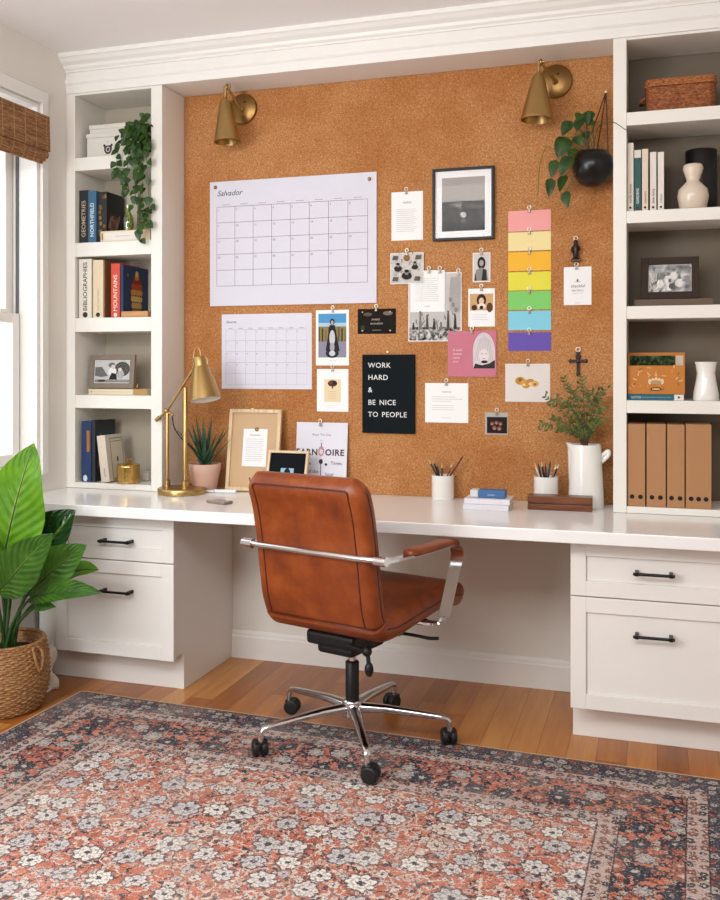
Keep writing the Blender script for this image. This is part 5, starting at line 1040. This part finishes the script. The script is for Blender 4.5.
v = at(141, 478, Y=YB+.14); o = bxo('small_box', 0, .045, 0, .05, 0, .037, plain('box_white', 'd6d0c6', .6), None, .003); o.location = (v.x-.01, YB+.14, zE+.0005); tag(o, 'small plain white box behind the gold pot', 'box')

# ------------------------------------------------------------------ right bookcase contents
zR = [z[1] for z in RZ]; zR5 = .786
# rattan basket with lid
Yk = YB+.02; a = at(646, 100, Y=Yk); c = at(716, 95, Y=Yk); w = c.x-a.x; h_ = at(680, 76.5, Y=Yk).z-zR[0]; dp = .17
t = thing('rattan_basket', 'reddish rattan lidded basket on the top right shelf', 'basket', ((a.x+c.x)/2, Yk+dp/2, zR[0]+.0005))
def rrect(w, d, r, n=8):
    return [(sx*(w/2-r)+r*cos(radians(a0+90*q/n)), sy*(d/2-r)+r*sin(radians(a0+90*q/n))) for sx, sy, a0 in ((1, 1, 0), (-1, 1, 90), (-1, -1, 180), (1, -1, 270)) for q in range(n+1)]
def weave(bm, w, d, r, z0, z1, rows, amp, taper=0.):
    base = rrect(1, 1, .0001)
    rs = []
    for i in range(rows*3+1):
        f = i/(rows*3); k = 1-taper*(1-f); pts = []; raw = rrect(w*k, d*k, r)
        dense = []
        for (x0, y0), (x1, y1) in zip(raw, raw[1:]+raw[:1]):
            L_ = sqrt((x1-x0)**2+(y1-y0)**2); nn = max(1, 24 if L_ > .05 else 1)
            for q in range(nn): dense.append((x0+(x1-x0)*q/nn, y0+(y1-y0)*q/nn))
        for j, (x, y_) in enumerate(dense):
            s = 1+amp*sin(pi*(i % 3)/3)*(1+.9*sin(j*1.57+pi*(i//3))); pts.append((x*s, y_*s, z0+(z1-z0)*f))
        rs.append(pts)
    rings(bm, rs)
b = B(); weave(b, w, dp, .03, 0, h_*.76, 12, .012, .03); obj('woven_body', b, RATTAN, t, smooth='all')
b = B(); weave(b, w*1.03, dp*1.05, .03, h_*.765, h_*.97, 4, .01); box(b, -w*.47, w*.47, -dp*.46, dp*.46, h_*.97, h_); obj('lid', b, m_wicker('rattan_lid', '663210', '96541f', 'b87a3e'), t, smooth=True)
b = B(); tube(b, [(-w*.5, -.03, h_*.55), (-w*.5-.02, -.025, h_*.45), (-w*.5-.02, .025, h_*.45), (-w*.5, .03, h_*.55)], .006, 8, 5); obj('handle', b, RATTAN, t, smooth='all')
# books
Y5 = YB+.02; GR = 'slim books on the second right shelf'
for lab, x0, x1, yt, cov, tt, tc, tl in (('tall white slim book against the bookcase side, second right shelf', 627.3, 633.8, 143, 'd2c8ba', 'nordic homes', '6a6258', None), ('teal slim book with a white top band, second right shelf', 634.3, 641.3, 150, '1f4f4c', 'GARDENS', 'd2d8d0', 'd8d0c4'), ('beige slim book with tan title just right of the teal book', 642, 648.4, 149, 'd8c6b2', 'interiors', 'a06a3c', None), ('white slim book, fourth of the five on the second right shelf', 650, 656.6, 152, 'd9d0c6', 'slow living', '6a625a', None), ('white slim book, last of the five and nearest the cream vase', 657.8, 664.2, 152, 'dcd3c9', 'colour', '8a827a', None)):
    kw = dict(spine=lambda ik, th, h: ik.rect(0.0002, h*.87, th-.0002, h-.0005, 'd8d0c4')) if tl else {}
    shelf_book(lab, x0, x1, yt, 210, zR[1], Y5, .15, cov, title=tt, tcol=tc, grp=GR, dot='3a3632', tsize=.013, **kw)
v = at(701, 200, Y=YB+.172); m = mpp(v); b = B(); r = 15.2*m; h_ = at(701, 149.8, Y=YB+.15).z-zR[1]; lathe(b, [(r*.96, 0), (r, .003), (r, h_-.004), (r*.96, h_), (r*.9, h_), (r*.9, .01)], 40); tag(obj('cylinder_vase', b, BLKC, smooth=True, loc=(v.x, v.y, zR[1]+.0005)), 'tall black cylinder vase behind the cream gourd vase', 'vase')
v = at(693, 200, Y=YB+.06); m = mpp(v); r = 15*m; h_ = at(693, 164.5, Y=YB+.06).z-zR[1]; b = B(); lathe(b, [(r*.7, 0), (r*.86, .006), (r, h_*.3), (r*.92, h_*.45), (r*.55, h_*.58), (r*.4, h_*.63), (r*.5, h_*.74), (r*.66, h_*.9), (r*.6, h_*.98), (r*.5, h_), (r*.45, h_*.97), (r*.3, h_*.7)], 44); tag(obj('gourd_vase', b, CREAMC, smooth='all', loc=(v.x, v.y, zR[1]+.0005)), 'cream gourd-shaped ceramic vase on the second right shelf', 'vase')
# photo frame on flat book
t, thb = flat_book('dark brown book lying flat under the right-hand photo frame', 634, 713, 299, zR[2], YB+.05, .15, '5e4c3a')
def group3(ik, w, h):
    ik.rect(-w/2, -h/2, w/2, h/2, m_photo('mono_photo_c', '3a3735', '8f8b87', 'c9c5c0', 38.))
    for u, v_ in ((-.05, -.01), (-.01, .005), (.02, .02), (.05, -.008), (.0, -.02)): ik.oval(u*.7, v_-.01, .012, .018, 'd6d1cb'); ik.oval(u*.7, v_+.012, .006, .008, '4a4542')
    ik.oval(.008, -.03, .012, .012, '2a2725')
Yf = YB+.1; a = at(641, 280, Y=Yf); c = at(699, 280, Y=Yf); zb = zR[2]+thb+.002; hf = at(670, 258, Y=Yf+.02).z-zb
frame('framed_photo', 'dark brown photo frame with a grey group photo on the third right shelf', ((a.x+c.x)/2, Yf, zb), c.x-a.x, hf, .027, .018, plain('espresso_wood', '33241a', .6, var=.1, spec=.25), PAPER, group3, .001, tilt=-.09)
# stack with orange box
def teal(ik, w, th): ik.rect(w*.83, .0005, w-.0005, th-.0005, 'ddd8d0'); ik.oval(w*.91, th*.5, .004, .004, '2a2a2a'); ik.text('NOTES', w*.07, th*.3, th*.5, 'c9d6d8'); ik.line(w*.25, th*.5, w*.78, th*.5, .0018, '7ba0a8')
t, thb = flat_book('teal book lying flat under the orange patterned box', 627.3, 684, 394.5, zR[3], YB+.02, .13, '1d5a6a', spine=teal)
zb = zR[3]+thb+.001; Yq = YB+.022; a = at(627.5, 380, Y=Yq); c = at(685, 380, Y=Yq); w = c.x-a.x; h_ = at(656, 365.5, Y=Yq).z-zb
t = thing('keepsake_box', 'orange box with pale floral pattern standing on the teal book', 'box', (a.x, Yq, zb)); b = B(); box(b, 0, w, 0, .07, 0, h_); bd_ = obj('body', b, plain('orange_card', 'b9701e', .5, var=.08), t, .0015); random.seed(21)
ik = Ink()
for i in range(26):
    u, v_ = random.uniform(.05, .95)*w, random.uniform(.1, .92)*h_; a_ = random.uniform(0, pi); ik.line(u, v_, u+cos(a_)*.016, v_+sin(a_)*.012, .004, random.choice(['dca25e', 'd8b488', 'c88a4a', '9c5a1c']))
for u in (-.022, -.011, 0, .011, .022): ik.oval(w/2+u, h_*.5-abs(u)*.3, .006, .011, 'd9c3a4')
ik.oval(w/2, h_*.42, .02, .008, 'b88e60'); ik.oval(w/2, h_*.18, .02, .007, '4a2c14'); ik.oval(w/2, h_*.18, .015, .004, 'c9a678'); ik.poly([(w/2-.006, h_*.62), (w/2, h_*.82), (w/2+.006, h_*.62)], 'd9a65e'); ik.build('pattern', bd_)
a = at(627.8, 360, Y=Yq+.08); c = at(685, 360, Y=Yq+.08); w = c.x-a.x; h_ = at(656, 352.5, Y=Yq+.08).z-zb
t = thing('picture_book', 'upright picture book with dark green image peeking above the orange box', 'book', (a.x, Yq+.078, zb)); b = B(); box(b, 0, w, 0, .012, 0, h_); cv = obj('cover', b, plain('orange_card', 'b9701e', .5), t, .001); ik = Ink(); ik.rect(w*.04, .02, w*.83, h_-.012, m_photo('leafy_print', '0f1a0e', '24381c', '53663a', 60.)); ik.rect(w*.84, .02, w*.97, h_-.012, 'c9bba8'); ik.build('cover_art', cv); b = B(); box(b, .003, w-.003, .0122, .024, .002, h_-.003); obj('pages', b, PAGES, t)
v = at(706, 398, Y=YB+.06); m = mpp(v); h_ = at(706, 362, Y=YB+.06).z-zR[3]; r = 12.4*m; b = B(); lathe(b, [(r*.92, 0), (r, .006), (r*.97, h_*.2), (r*.76, h_*.55), (r*.7, h_*.7), (r*.8, h_*.92), (r*.88, h_), (r*.8, h_), (r*.62, h_*.7), (r*.8, .03)], 44); tag(obj('waisted_vase', b, CERAM, smooth=True, loc=(v.x, v.y, zR[3]+.0005)), 'white waisted ceramic vase right of the orange box', 'vase')
# kraft files
HOLE = plain('file_hole', '0c0a08', .8)
for i, (x0, x1, yt, nh, wh) in enumerate(((627.4, 645.2, 424, 2, 'leftmost kraft brown file, against the bookcase side'), (646.6, 665.8, 424.3, 2, 'second kraft brown file from the left'), (667, 684.6, 424.8, 2, 'third kraft brown file from the left'), (685.8, 711.5, 424.6, 3, 'widest kraft brown file with three holes'))):
    Yq = YB+.012; a = at(x0, 500, Y=Yq); c = at(x1, 500, Y=Yq); w = c.x-a.x; h_ = at((x0+x1)/2, yt, Y=Yq).z-zR5
    t = thing('magazine_file', wh+', lowest right shelf', 'file box', (a.x, Yq, zR5+.0005), 0, 'kraft magazine files'); b = B(); box(b, 0, w, 0, .2, 0, h_); sh_ = obj('shell', b, KRAFT, t, .0015)
    for k in range(nh):
        b = B(); u = w/2+(k-(nh-1)/2)*(.030 if nh == 2 else .026); lathe(b, [(.0085, 0), (.0085, .0012), (.002, .0014)], 18, M=Matrix.Translation((u, 0, h_*.115)) @ Matrix.Rotation(pi/2, 4, 'X'))
        obj('finger_hole', b, HOLE, sh_)
